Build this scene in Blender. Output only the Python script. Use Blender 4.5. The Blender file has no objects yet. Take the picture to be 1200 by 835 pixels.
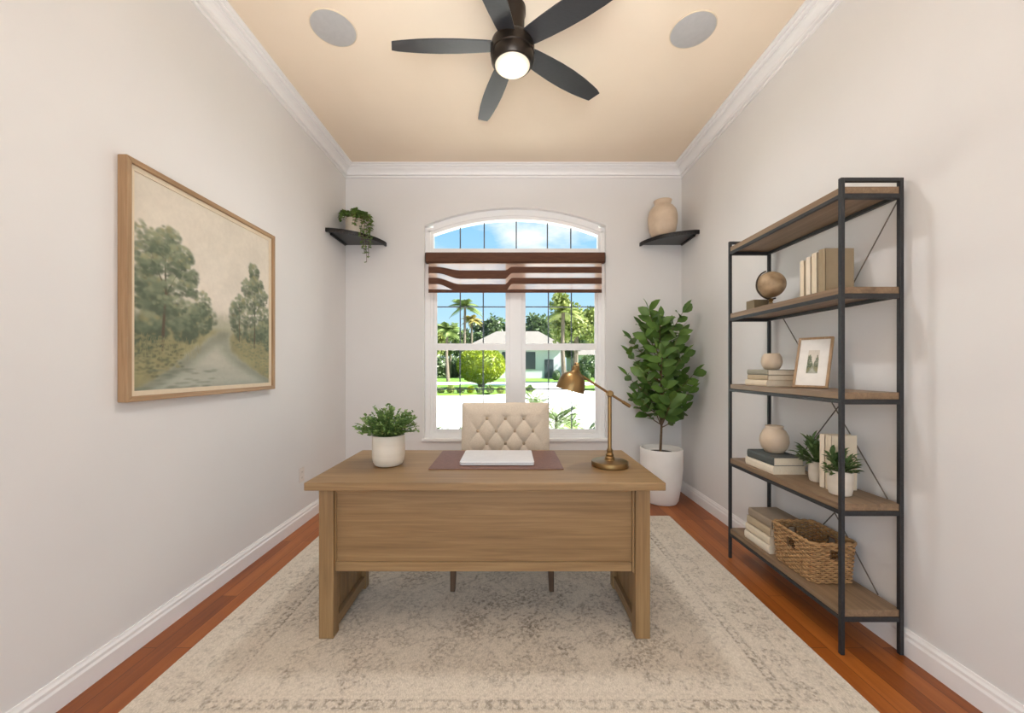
import bpy, bmesh, math, random
import numpy as np
from mathutils import Vector, Matrix, noise as mnoise

R = random.Random(7)
C = bpy.context.scene.collection
PI = math.pi
F = 450.0            # focal length in pixels of the 1200 x 835 frame
EYE = 1.25
XL, XR, YB, YR, ZC = -1.664, 1.73, 3.88, -1.4, 3.266

# ------------------------------------------------------------------ materials
def lin(r, g, b):
    f = lambda c: (c / 255 / 12.92) if c / 255 <= 0.04045 else ((c / 255 + 0.055) / 1.055) ** 2.4
    return (f(r), f(g), f(b), 1)

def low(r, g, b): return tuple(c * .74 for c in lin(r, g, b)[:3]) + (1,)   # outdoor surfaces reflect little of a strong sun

def new_mat(name):
    m = bpy.data.materials.new(name); m.use_nodes = True
    nt = m.node_tree
    return m, nt, nt.nodes['Principled BSDF']

def N(nt, kind, **kw):
    n = nt.nodes.new(kind)
    for k, v in kw.items():
        if k in n.inputs: n.inputs[k].default_value = v
        else: setattr(n, k, v)
    return n

def ramp(nt, fac, stops):
    r = nt.nodes.new('ShaderNodeValToRGB')
    e = r.color_ramp.elements
    while len(e) < len(stops): e.new(0.5)
    for el, (p, c) in zip(e, stops): el.position = p; el.color = c
    nt.links.new(fac, r.inputs[0])
    return r.outputs[0]

def coords(nt, scale=(1, 1, 1), rot=(0, 0, 0), kind='Object'):
    t = nt.nodes.new('ShaderNodeTexCoord'); mp = nt.nodes.new('ShaderNodeMapping')
    mp.inputs['Scale'].default_value = scale; mp.inputs['Rotation'].default_value = rot
    nt.links.new(t.outputs[kind], mp.inputs['Vector'])
    return mp.outputs['Vector']

def bump(nt, b, h, strength=0.2, dist=0.01):
    bp = N(nt, 'ShaderNodeBump', Strength=strength, Distance=dist)
    nt.links.new(h, bp.inputs['Height']); nt.links.new(bp.outputs['Normal'], b.inputs['Normal'])

def noisy(name, c1, c2, scale=20, rough=0.6, metal=0, bstr=0.0, bscale=None, detail=4, stretch=(1, 1, 1), spec=0.5):
    """two-tone procedural surface, the colour drifting between c1 and c2"""
    m, nt, b = new_mat(name)
    v = coords(nt, stretch)
    n = N(nt, 'ShaderNodeTexNoise', Scale=scale, Detail=detail); nt.links.new(v, n.inputs['Vector'])
    nt.links.new(ramp(nt, n.outputs['Fac'], [(0.3, c1), (0.7, c2)]), b.inputs['Base Color'])
    b.inputs['Roughness'].default_value = rough; b.inputs['Metallic'].default_value = metal
    b.inputs['Specular IOR Level'].default_value = spec
    if bstr:
        n2 = N(nt, 'ShaderNodeTexNoise', Scale=bscale or scale * 4, Detail=3); nt.links.new(v, n2.inputs['Vector'])
        bump(nt, b, n2.outputs['Fac'], bstr, 0.004)
    return m

def wood(name, dark, mid, light, axis='X', scale=1.0, rough=0.45):
    m, nt, b = new_mat(name)
    st = {'X': (2.2, 60, 60), 'Y': (60, 2.2, 60), 'Z': (60, 60, 2.2)}[axis]
    v = coords(nt, tuple(s * scale for s in st))
    n = N(nt, 'ShaderNodeTexNoise', Scale=1.0, Detail=8, Roughness=0.62, Distortion=0.6); nt.links.new(v, n.inputs['Vector'])
    st2 = {'X': (.8, 12, 12), 'Y': (12, .8, 12), 'Z': (12, 12, .8)}[axis]
    v2 = coords(nt, tuple(s * scale for s in st2))
    n2 = N(nt, 'ShaderNodeTexNoise', Scale=1.0, Detail=3, Distortion=1.2); nt.links.new(v2, n2.inputs['Vector'])
    mx = N(nt, 'ShaderNodeMath', operation='MULTIPLY_ADD'); mx.inputs[1].default_value = 0.6
    nt.links.new(n.outputs['Fac'], mx.inputs[0])
    m2 = N(nt, 'ShaderNodeMath', operation='MULTIPLY'); m2.inputs[1].default_value = 0.4
    nt.links.new(n2.outputs['Fac'], m2.inputs[0]); nt.links.new(m2.outputs[0], mx.inputs[2])
    nt.links.new(ramp(nt, mx.outputs[0], [(0.32, dark), (0.5, mid), (0.68, light)]), b.inputs['Base Color'])
    b.inputs['Roughness'].default_value = rough
    bump(nt, b, n.outputs['Fac'], 0.08, 0.003)
    return m

def plain_leaf(name, c1, c2, scale=9, rough=0.45, trans=0.25):
    m, nt, b = new_mat(name)
    v = coords(nt)
    n = N(nt, 'ShaderNodeTexNoise', Scale=scale, Detail=2); nt.links.new(v, n.inputs['Vector'])
    col = ramp(nt, n.outputs['Fac'], [(0.3, c1), (0.7, c2)])
    nt.links.new(col, b.inputs['Base Color']); b.inputs['Roughness'].default_value = rough
    tr = N(nt, 'ShaderNodeBsdfTranslucent'); nt.links.new(col, tr.inputs['Color'])
    mx = N(nt, 'ShaderNodeMixShader'); mx.inputs[0].default_value = trans
    out = nt.nodes['Material Output']
    nt.links.new(b.outputs[0], mx.inputs[1]); nt.links.new(tr.outputs[0], mx.inputs[2]); nt.links.new(mx.outputs[0], out.inputs['Surface'])
    return m

def floor_mat():
    m, nt, b = new_mat('reddish_plank_floor')
    t = nt.nodes.new('ShaderNodeTexCoord'); sx = nt.nodes.new('ShaderNodeSeparateXYZ'); cb = nt.nodes.new('ShaderNodeCombineXYZ')
    nt.links.new(t.outputs['Object'], sx.inputs[0]); nt.links.new(sx.outputs['Y'], cb.inputs['X']); nt.links.new(sx.outputs['X'], cb.inputs['Y'])
    br = N(nt, 'ShaderNodeTexBrick', Scale=1.0, Bias=0.0)
    br.inputs['Color1'].default_value = (0, 0, 0, 1); br.inputs['Color2'].default_value = (1, 1, 1, 1); br.inputs['Mortar'].default_value = (0.5, .5, .5, 1)
    br.inputs['Mortar Size'].default_value = 0.0012; br.inputs['Brick Width'].default_value = 1.05; br.inputs['Row Height'].default_value = 0.083
    br.offset = 0.37; br.offset_frequency = 2
    nt.links.new(cb.outputs[0], br.inputs['Vector'])
    v = coords(nt, (34, 2.2, 1))
    n = N(nt, 'ShaderNodeTexNoise', Scale=1.0, Detail=7, Roughness=0.6, Distortion=0.5); nt.links.new(v, n.inputs['Vector'])
    a = N(nt, 'ShaderNodeMath', operation='MULTIPLY_ADD'); a.inputs[1].default_value = 0.36
    s = N(nt, 'ShaderNodeMath', operation='MULTIPLY'); s.inputs[1].default_value = 0.64
    bw = nt.nodes.new('ShaderNodeRGBToBW'); nt.links.new(br.outputs['Color'], bw.inputs[0])
    nt.links.new(bw.outputs[0], a.inputs[0]); nt.links.new(n.outputs['Fac'], s.inputs[0]); nt.links.new(s.outputs[0], a.inputs[2])
    col = ramp(nt, a.outputs[0], [(0.15, lin(110, 54, 16)), (0.5, lin(152, 82, 28)), (0.85, lin(182, 108, 44))])
    mx = N(nt, 'ShaderNodeMix', data_type='RGBA'); nt.links.new(br.outputs['Fac'], mx.inputs['Factor'])
    nt.links.new(col, mx.inputs['A']); mx.inputs['B'].default_value = lin(70, 32, 12)
    nt.links.new(mx.outputs['Result'], b.inputs['Base Color'])
    b.inputs['Roughness'].default_value = 0.36
    bump(nt, b, n.outputs['Fac'], 0.05, 0.002)
    return m

def rug_mat():
    m, nt, b = new_mat('faded_woven_wool')
    at = N(nt, 'ShaderNodeAttribute', attribute_name='motif')
    v = coords(nt)
    n1 = N(nt, 'ShaderNodeTexNoise', Scale=55, Detail=6, Roughness=0.75); nt.links.new(v, n1.inputs['Vector'])
    n2 = N(nt, 'ShaderNodeTexNoise', Scale=2.2, Detail=3); nt.links.new(v, n2.inputs['Vector'])
    n3 = N(nt, 'ShaderNodeTexNoise', Scale=260, Detail=2); nt.links.new(coords(nt, (1, .45, 1)), n3.inputs['Vector'])
    wear = ramp(nt, n1.outputs['Fac'], [(0.43, (0, 0, 0, 1)), (0.57, (1, 1, 1, 1))])
    big = ramp(nt, n2.outputs['Fac'], [(0.33, (.45, .45, .45, 1)), (0.62, (1, 1, 1, 1))])
    p1 = N(nt, 'ShaderNodeMath', operation='MULTIPLY'); nt.links.new(at.outputs['Fac'], p1.inputs[0]); nt.links.new(wear, p1.inputs[1])
    p2 = N(nt, 'ShaderNodeMath', operation='MULTIPLY'); nt.links.new(p1.outputs[0], p2.inputs[0]); nt.links.new(big, p2.inputs[1])
    base = ramp(nt, n3.outputs['Fac'], [(0.3, lin(200, 188, 170)), (0.7, lin(228, 217, 201))])
    mx = N(nt, 'ShaderNodeMix', data_type='RGBA'); nt.links.new(p2.outputs[0], mx.inputs['Factor'])
    nt.links.new(base, mx.inputs['A']); mx.inputs['B'].default_value = lin(104, 90, 76)
    nt.links.new(mx.outputs['Result'], b.inputs['Base Color'])
    b.inputs['Roughness'].default_value = 0.95; b.inputs['Specular IOR Level'].default_value = 0.1
    bump(nt, b, n3.outputs['Fac'], 0.5, 0.004)
    return m

def glass_mat():
    m, nt, b = new_mat('clear_window_glass')
    tr = N(nt, 'ShaderNodeBsdfTransparent'); tr.inputs['Color'].default_value = (0.97, 0.985, 0.98, 1)
    gl = N(nt, 'ShaderNodeBsdfGlossy', Roughness=0.01)
    lw = N(nt, 'ShaderNodeFresnel', IOR=1.12)
    mx = N(nt, 'ShaderNodeMixShader')
    nt.links.new(lw.outputs[0], mx.inputs[0]); nt.links.new(tr.outputs[0], mx.inputs[1]); nt.links.new(gl.outputs[0], mx.inputs[2])
    nt.links.new(mx.outputs[0], nt.nodes['Material Output'].inputs['Surface'])
    return m

def sheer_mat():
    m, nt, b = new_mat('sheer_brown_mesh_fabric')
    tr = N(nt, 'ShaderNodeBsdfTransparent'); tr.inputs['Color'].default_value = (1, .97, .95, 1)
    b.inputs['Base Color'].default_value = lin(160, 108, 78); b.inputs['Roughness'].default_value = .9
    tl = N(nt, 'ShaderNodeBsdfTranslucent'); tl.inputs['Color'].default_value = lin(250, 226, 210)
    m0 = N(nt, 'ShaderNodeMixShader'); m0.inputs[0].default_value = 0.6
    nt.links.new(b.outputs[0], m0.inputs[1]); nt.links.new(tl.outputs[0], m0.inputs[2])
    mx = N(nt, 'ShaderNodeMixShader'); mx.inputs[0].default_value = 0.38
    nt.links.new(tr.outputs[0], mx.inputs[1]); nt.links.new(m0.outputs[0], mx.inputs[2])
    nt.links.new(mx.outputs[0], nt.nodes['Material Output'].inputs['Surface'])
    return m

def emit_mat():
    m, nt, b = new_mat('lit_frosted_lens')
    b.inputs['Base Color'].default_value = (.35, .30, .24, 1)
    b.inputs['Emission Color'].default_value = (1.0, 0.87, 0.66, 1)
    t = nt.nodes.new('ShaderNodeTexCoord'); mp = nt.nodes.new('ShaderNodeMapping'); mp.inputs['Scale'].default_value = (1, 1, 0)
    nt.links.new(t.outputs['Object'], mp.inputs['Vector'])
    ln = N(nt, 'ShaderNodeVectorMath', operation='LENGTH'); nt.links.new(mp.outputs[0], ln.inputs[0])
    mr = N(nt, 'ShaderNodeMapRange'); mr.inputs['From Min'].default_value = .03; mr.inputs['From Max'].default_value = .098
    mr.inputs['To Min'].default_value = LENS; mr.inputs['To Max'].default_value = .55
    nt.links.new(ln.outputs['Value'], mr.inputs['Value']); nt.links.new(mr.outputs[0], b.inputs['Emission Strength'])
    return m
LENS = 2.6

def painting_mat():
    m, nt, b = new_mat('painted_canvas')
    at = N(nt, 'ShaderNodeVertexColor', layer_name='paint')
    nt.links.new(at.outputs['Color'], b.inputs['Base Color'])
    n = N(nt, 'ShaderNodeTexNoise', Scale=350, Detail=2); nt.links.new(coords(nt), n.inputs['Vector'])
    b.inputs['Roughness'].default_value = 0.7
    bump(nt, b, n.outputs['Fac'], 0.15, 0.002)
    return m

def flat(name, col, rough=0.5, metal=0, spec=0.5, drift=0.95):
    m, nt, b = new_mat(name)
    n = N(nt, 'ShaderNodeTexNoise', Scale=30, Detail=2); nt.links.new(coords(nt), n.inputs['Vector'])
    d = tuple(c * drift for c in col[:3]) + (1,)
    nt.links.new(ramp(nt, n.outputs['Fac'], [(0.35, d), (0.65, col)]), b.inputs['Base Color'])
    b.inputs['Roughness'].default_value = rough; b.inputs['Metallic'].default_value = metal
    b.inputs['Specular IOR Level'].default_value = spec
    return m

M = dict(
    wall=noisy('warm_white_wall_paint', lin(225, 223, 221), lin(229, 227, 225), 1.5, .85, bstr=.03, bscale=160, spec=.2),
    ceil=noisy('peach_ceiling_paint', lin(239, 222, 199), lin(243, 226, 204), 2.0, .85, bstr=.05, bscale=140, spec=.2),
    trim=flat('white_trim_paint', lin(243, 241, 239), .4, drift=.99),
    vinyl=flat('white_vinyl', lin(245, 244, 243), .35, drift=.99),
    muntin=flat('backlit_grille_bars', lin(92, 96, 100), .5),  # backlit look of the bars put into a dark colour
    glass=glass_mat(), floor=floor_mat(), rug=rug_mat(),
    blind=noisy('brown_shade_fabric', lin(82, 49, 32), lin(96, 60, 40), 120, .8, stretch=(.1, 1, 1)),
    sheer=sheer_mat(),
    oak=wood('washed_oak_lengthwise', lin(118, 91, 59), lin(141, 111, 73), lin(159, 129, 89), 'X'),
    oakz=wood('washed_oak_upright', lin(118, 91, 59), lin(141, 111, 73), lin(159, 129, 89), 'Z'),
    oaky=wood('washed_oak_depthwise', lin(118, 91, 59), lin(141, 111, 73), lin(159, 129, 89), 'Y'),
    shelfwood=wood('brown_shelf_wood', lin(104, 82, 60), lin(130, 105, 79), lin(152, 126, 97), 'Y', .9),
    framewood=wood('light_oak_frame', lin(140, 108, 74), lin(164, 131, 95), lin(186, 154, 116), 'Y', 1.3),
    framewoodz=wood('light_oak_frame_upright', lin(140, 108, 74), lin(164, 131, 95), lin(186, 154, 116), 'Z', 1.3),
    steel=noisy('black_powder_coat', lin(46, 46, 47), lin(56, 56, 57), 90, .5, .3, .05),
    rod=flat('grey_steel_rod', lin(120, 112, 104), .4, .7),
    black=flat('black_lacquer', lin(24, 22, 22), .3),
    fanbody=flat('dark_bronze_metal', lin(44, 36, 29), .35, .6),
    blade=noisy('charcoal_fan_blade', lin(48, 49, 51), lin(56, 57, 60), 40, .34, .1, stretch=(1, 8, 1)),
    lens=emit_mat(),
    grille=flat('pale_grey_speaker_cloth', lin(186, 184, 182), .8),
    fabric=noisy('beige_linen_upholstery', lin(200, 184, 164), lin(214, 199, 180), 160, .9, bstr=.25, bscale=500, spec=.2),
    button=noisy('beige_button_cloth', lin(166, 146, 122), lin(178, 158, 134), 160, .9),
    darkwood=wood('walnut_leg', lin(62, 46, 34), lin(84, 64, 48), lin(100, 78, 60), 'Z'),
    leather=noisy('brown_leather', lin(108, 72, 57), lin(122, 84, 68), 60, .5, bstr=.2, bscale=300),
    alu=flat('pale_aluminium', lin(222, 221, 222), .38, .25),
    alud=flat('dark_laptop_gap', lin(70, 62, 60), .5),
    brass=noisy('aged_brass', lin(132, 105, 66), lin(152, 122, 80), 14, .34, .9, stretch=(1, 1, .2)),
    brassin=flat('cream_lamp_interior', lin(238, 222, 190), .5),
    ceramic=noisy('cream_ceramic', lin(214, 200, 180), lin(224, 211, 193), 8, .5, bstr=.05, bscale=90),
    stone=noisy('oatmeal_ribbed_ceramic', lin(214, 203, 186), lin(224, 214, 199), 8, .6, bstr=.25, bscale=70, stretch=(.2, .2, 3)),
    whitepot=noisy('matte_white_pot', lin(232, 228, 222), lin(240, 236, 231), 5, .55),
    vase=noisy('sand_coloured_vase', lin(198, 176, 150), lin(214, 194, 170), 10, .45),
    soil=noisy('dark_potting_soil', lin(42, 30, 22), lin(70, 52, 38), 60, .95, bstr=.8, bscale=90),
    bark=noisy('thin_brown_bark', lin(92, 70, 50), lin(122, 96, 70), 40, .8, bstr=.4),
    leaf=plain_leaf('deep_green_leaf', lin(66, 98, 38), lin(108, 140, 62), 5),
    leafs=plain_leaf('small_sage_leaf', lin(92, 126, 64), lin(150, 176, 104), 16),
    leaft=plain_leaf('trailing_vine_leaf', lin(82, 112, 50), lin(132, 160, 86), 20),
    leafa=plain_leaf('dark_pointed_leaf', lin(70, 98, 54), lin(116, 142, 84), 14),
    wicker=noisy('honey_wicker', lin(150, 112, 70), lin(192, 152, 104), 45, .65, bstr=.3),
    wickerd=noisy('dark_wicker_stakes', lin(86, 60, 36), lin(112, 80, 48), 45, .7),
    pages=noisy('cream_paper_edges', lin(222, 208, 184), lin(232, 220, 198), 300, .9, stretch=(1, 1, .2)),
    bk_cream=flat('cream_book_cloth', lin(224, 208, 182), .8), bk_cream2=flat('ivory_book_cloth', lin(232, 218, 196), .8),
    bk_taupe=flat('taupe_book_cloth', lin(158, 140, 112), .8), bk_grey=flat('sage_grey_book_cloth', lin(146, 142, 126), .8),
    bk_dark=flat('slate_green_book_cloth', lin(84, 88, 84), .8), bk_tan=flat('tan_book_cloth', lin(186, 166, 136), .8),
    bk_brown=flat('brown_grey_book_cloth', lin(152, 134, 114), .8),
    globe=noisy('antique_globe_paper', lin(128, 102, 72), lin(188, 162, 128), 17, .5, detail=6),
    globestand=flat('bronze_globe_stand', lin(70, 58, 46), .4, .6),
    globebase=flat('olive_brown_plinth', lin(122, 106, 78), .6),
    mat=flat('off_white_mat_board', lin(236, 231, 222), .8),
    liner=flat('cream_linen_liner', lin(224, 208, 182), .8),
    paint=painting_mat(),
    plate=flat('white_plastic_plate', lin(226, 218, 210), .4),
    slot=flat('dark_outlet_slot', lin(60, 56, 54), .6),
    # outdoors
    concrete=noisy('pale_concrete', lin(240, 237, 230), lin(250, 247, 241), 3, .9),
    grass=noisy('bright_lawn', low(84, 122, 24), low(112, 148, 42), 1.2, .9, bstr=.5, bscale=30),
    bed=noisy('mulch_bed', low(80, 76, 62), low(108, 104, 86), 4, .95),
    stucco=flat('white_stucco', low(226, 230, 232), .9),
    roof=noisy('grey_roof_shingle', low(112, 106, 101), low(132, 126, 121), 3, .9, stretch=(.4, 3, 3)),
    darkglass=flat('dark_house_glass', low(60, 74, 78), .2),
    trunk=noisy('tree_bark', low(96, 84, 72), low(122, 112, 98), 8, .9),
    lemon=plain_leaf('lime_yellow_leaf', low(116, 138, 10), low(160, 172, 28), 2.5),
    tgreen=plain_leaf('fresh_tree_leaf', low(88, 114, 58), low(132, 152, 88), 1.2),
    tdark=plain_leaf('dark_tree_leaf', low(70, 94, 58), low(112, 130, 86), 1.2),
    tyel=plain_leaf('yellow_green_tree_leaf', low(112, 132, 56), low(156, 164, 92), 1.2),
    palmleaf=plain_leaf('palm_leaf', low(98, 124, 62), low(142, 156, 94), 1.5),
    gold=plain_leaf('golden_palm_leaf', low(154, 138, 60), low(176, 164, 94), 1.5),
)

# ------------------------------------------------------------------ mesh builder
ORIG = {}
def wloc(o): return ORIG[o.name] if o is not None else Vector((0, 0, 0))

class MB:
    def __init__(s): s.v = []; s.f = []; s.mi = []
    def add(s, vs, fs, mi=0):
        b = len(s.v); s.v.extend([tuple(p) for p in vs]); s.f.extend([tuple(b + i for i in f) for f in fs]); s.mi.extend([mi] * len(fs)); return s
    def box(s, x0, x1, y0, y1, z0, z1):
        vs = [(x, y, z) for x in (x0, x1) for y in (y0, y1) for z in (z0, z1)]
        return s.add(vs, [(0, 1, 3, 2), (4, 6, 7, 5), (0, 4, 5, 1), (2, 3, 7, 6), (0, 2, 6, 4), (1, 5, 7, 3)])
    def prism(s, poly, axis, a, b):
        """extrude a 2-D outline along an axis from a to b"""
        n = len(poly)
        def P(p, t):
            return {'X': (t, p[0], p[1]), 'Y': (p[0], t, p[1]), 'Z': (p[0], p[1], t)}[axis]
        vs = [P(p, a) for p in poly] + [P(p, b) for p in poly]
        fs = [(i, (i + 1) % n, n + (i + 1) % n, n + i) for i in range(n)] + [tuple(range(n)), tuple(range(2 * n - 1, n - 1, -1))]
        return s.add(vs, fs)
    def lathe(s, prof, cx=0, cy=0, cz=0, n=32, mat=None, caps=True):
        """turn a (radius, height) profile about a vertical axis"""
        vs = []; fs = []
        for r, z in prof:
            for k in range(n):
                a = 2 * PI * k / n; vs.append(Vector((r * math.cos(a), r * math.sin(a), z)))
        for i in range(len(prof) - 1):
            for k in range(n):
                k2 = (k + 1) % n; fs.append((i * n + k, i * n + k2, (i + 1) * n + k2, (i + 1) * n + k))
        if caps: fs.append(tuple(range(n - 1, -1, -1))); fs.append(tuple((len(prof) - 1) * n + k for k in range(n)))
        if mat is not None: vs = [mat @ v for v in vs]
        return s.add([(v.x + cx, v.y + cy, v.z + cz) for v in vs], fs)
    def tube(s, pts, r, n=8, closed=False):
        pts = [Vector(p) for p in pts]; m = len(pts)
        rr = r if hasattr(r, '__len__') else [r] * m
        vs = []; prev = None
        for i, p in enumerate(pts):
            if closed: t = pts[(i + 1) % m] - pts[i - 1]
            else: t = pts[min(i + 1, m - 1)] - pts[max(i - 1, 0)]
            t.normalize()
            if prev is None:
                a = Vector((0, 0, 1)) if abs(t.z) < .9 else Vector((1, 0, 0)); u = t.cross(a).normalized()
            else:
                u = (prev - t * prev.dot(t)).normalized()
            prev = u; w = t.cross(u)
            for k in range(n):
                a = 2 * PI * k / n; vs.append(p + (u * math.cos(a) + w * math.sin(a)) * rr[i])
        fs = []
        for i in range(m if closed else m - 1):
            j = (i + 1) % m
            for k in range(n):
                k2 = (k + 1) % n; fs.append((i * n + k, i * n + k2, j * n + k2, j * n + k))
        if not closed: fs += [tuple(range(n - 1, -1, -1)), tuple((m - 1) * n + k for k in range(n))]
        return s.add(vs, fs)
    def leaf(s, base, d, up, L, W, droop=0.15, fold=0.18):
        d = Vector(d).normalized(); up = Vector(up); side = d.cross(up)
        if side.length < 1e-4: side = d.cross(Vector((1, 0, 0.3)))
        side.normalize(); nn = side.cross(d).normalized(); base = Vector(base)
        vs = []
        for t, w in ((0, .06), (.22, .72), (.5, 1), (.78, .66), (1, .03)):
            c = base + d * (L * t) - nn * (droop * L * t * t)
            vs += [c - side * (w * W / 2) + nn * (fold * w * W / 2), c, c + side * (w * W / 2) + nn * (fold * w * W / 2)]
        fs = []
        for i in range(4):
            a = i * 3; fs += [(a, a + 1, a + 4, a + 3), (a + 1, a + 2, a + 5, a + 4)]
        return s.add(vs, fs)
    def build(s, name, mat, parent=None, origin=None, smooth=False, bevel=0, seg=2, angle=35, sub=0):
        me = bpy.data.meshes.new(name)
        o = bpy.data.objects.new(name, me); C.objects.link(o)
        if origin is not None: w = Vector(origin)
        else: w = wloc(parent)
        me.from_pydata([(x - w.x, y - w.y, z - w.z) for x, y, z in s.v], [], s.f)
        for mm in (mat if isinstance(mat, (list, tuple)) else [mat]): me.materials.append(mm)
        if max(s.mi, default=0): me.polygons.foreach_set('material_index', s.mi)
        bm = bmesh.new(); bm.from_mesh(me); bmesh.ops.recalc_face_normals(bm, faces=bm.faces); bm.to_mesh(me); bm.free()
        if smooth:
            me.polygons.foreach_set('use_smooth', [True] * len(me.polygons))
            if smooth != 'all':
                me.set_sharp_from_angle(angle=math.radians(angle))
        if parent is not None:
            o.parent = parent
            if origin is not None: o.location = w - wloc(parent)
        else: o.location = w
        ORIG[o.name] = w
        if bevel:
            b = o.modifiers.new('edge', 'BEVEL'); b.width = bevel; b.segments = seg; b.limit_method = 'ANGLE'; b.angle_limit = math.radians(40)
            b.harden_normals = False
        if sub:
            b = o.modifiers.new('smooth', 'SUBSURF'); b.levels = b.render_levels = sub
        return o

def thing(name, label, cat, loc=(0, 0, 0), group=None):
    o = bpy.data.objects.new(name, None); C.objects.link(o); o.location = loc; o.empty_display_size = .1
    ORIG[o.name] = Vector(loc)
    return tag(o, label, cat, group)
def tag(o, label, cat, group=None):
    o['label'] = label; o['category'] = cat
    if group: o['group'] = group
    return o
def struct(o, label=None, cat=None):
    o['kind'] = 'structure'
    if label: tag(o, label, cat)
    return o

# ------------------------------------------------------------------ room shell
T = 0.14
struct(MB().box(XL - T, XR + T, YR - T, YB + T, -.15, 0).build('floor', M['floor']), 'reddish brown plank floor running towards the window wall', 'floor')
struct(MB().box(XL - T, XR + T, YR - T, YB + T, ZC, ZC + .15).build('ceiling', M['ceil']), 'peach painted ceiling above the fan', 'ceiling')
struct(MB().box(XL - T, XL, YR, YB + T, 0, ZC).build('wall_left', M['wall']), 'warm white wall that carries the landscape painting', 'wall')
struct(MB().box(XR, XR + T, YR, YB + T, 0, ZC).build('wall_right', M['wall']), 'warm white wall behind the black metal bookshelf', 'wall')
# wall behind the viewer, with a wide cased opening to the next room
rw = MB(); rw.box(XL - T, -1.15, YR - T, YR, 0, ZC); rw.box(1.2, XR + T, YR - T, YR, 0, ZC); rw.box(-1.15, 1.2, YR - T, YR, 2.75, ZC)
struct(rw.build('wall_rear', M['wall']), 'wall with a wide opening facing the window wall', 'wall')

# window opening
WX0, WX1, WZ0, WSP, WTP = -.871, .966, .526, 2.68, 2.862
WC = (WX0 + WX1) / 2; HW = (WX1 - WX0) / 2; RISE = WTP - WSP
AR = (HW * HW + RISE * RISE) / (2 * RISE); AZ = WTP - AR
def arch(x, off=0.0):
    r = AR - off
    return AZ + math.sqrt(max(r * r - (x - WC) ** 2, 0))
def back_wall():
    mb = MB(); y0, y1 = YB, YB + T
    n = 40
    xs = [WX0 + (WX1 - WX0) * i / n for i in range(n + 1)]
    for y in (y0, y1):
        mb.add([(XL - T, y, 0), (WX0, y, 0), (WX0, y, ZC), (XL - T, y, ZC)], [(0, 1, 2, 3)])
        mb.add([(WX1, y, 0), (XR + T, y, 0), (XR + T, y, ZC), (WX1, y, ZC)], [(0, 1, 2, 3)])
        mb.add([(WX0, y, 0), (WX1, y, 0), (WX1, y, WZ0), (WX0, y, WZ0)], [(0, 1, 2, 3)])
        for a, b in zip(xs, xs[1:]):
            mb.add([(a, y, arch(a)), (b, y, arch(b)), (b, y, ZC), (a, y, ZC)], [(0, 1, 2, 3)])
    mb.add([(WX0, y0, WZ0), (WX0, y1, WZ0), (WX0, y1, arch(WX0)), (WX0, y0, arch(WX0))], [(0, 1, 2, 3)], 1)
    mb.add([(WX1, y0, WZ0), (WX1, y1, WZ0), (WX1, y1, arch(WX1)), (WX1, y0, arch(WX1))], [(0, 1, 2, 3)], 1)
    mb.add([(WX0, y0, WZ0), (WX1, y0, WZ0), (WX1, y1, WZ0), (WX0, y1, WZ0)], [(0, 1, 2, 3)], 1)
    for a, b in zip(xs, xs[1:]):
        mb.add([(a, y0, arch(a)), (b, y0, arch(b)), (b, y1, arch(b)), (a, y1, arch(a))], [(0, 1, 2, 3)], 1)
    return mb.build('wall_back', [M['wall'], M['trim']])
struct(back_wall(), 'warm white end wall with the arched window', 'wall')

# baseboards and crown mouldings, mitred
BASE = [(0, 0), (.019, 0), (.019, .072), (.014, .082), (.014, .094), (.008, .104), (.006, .112), (0, .112)]
CROWN = [(0, -.108), (.010, -.108), (.014, -.104), (.014, -.096), (.007, -.092), (.007, -.088), (.024, -.088), (.029, -.083), (.029, -.074), (.022, -.070), (.026, -.060), (.036, -.048), (.050, -.038), (.062, -.033), (.062, -.026), (.080, -.026), (.086, -.021), (.086, -.013), (.094, -.013), (.108, -.009), (.108, 0), (0, 0)]
def run(name, prof, side, z0, label, cat):
    mb = MB(); n = len(prof)
    def ring(end):
        out = []
        for p, z in prof:
            if side == 'left': out.append((XL + p, (YB - p) if end else (YR + p), z0 + z))
            elif side == 'right': out.append((XR - p, (YB - p) if end else (YR + p), z0 + z))
            elif side == 'back': out.append(((XR - p) if end else (XL + p), YB - p, z0 + z))
        return out
    mb.add(ring(0) + ring(1), [(i, (i + 1) % n, n + (i + 1) % n, n + i) for i in range(n)] + [tuple(range(n)), tuple(range(n, 2 * n))])
    struct(mb.build(name, M['trim']), label, cat)
run('baseboard_left', BASE, 'left', 0, 'white baseboard below the landscape painting', 'baseboard')
run('baseboard_right', BASE, 'right', 0, 'white baseboard behind the bookshelf', 'baseboard')
run('baseboard_back', BASE, 'back', 0, 'white baseboard below the window', 'baseboard')
run('trim_1', CROWN, 'left', ZC, 'white crown moulding above the landscape painting', 'crown moulding')
run('trim_2', CROWN, 'right', ZC, 'white crown moulding above the bookshelf wall', 'crown moulding')
run('trim_3', CROWN, 'back', ZC, 'white crown moulding above the arched window', 'crown moulding')

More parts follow.
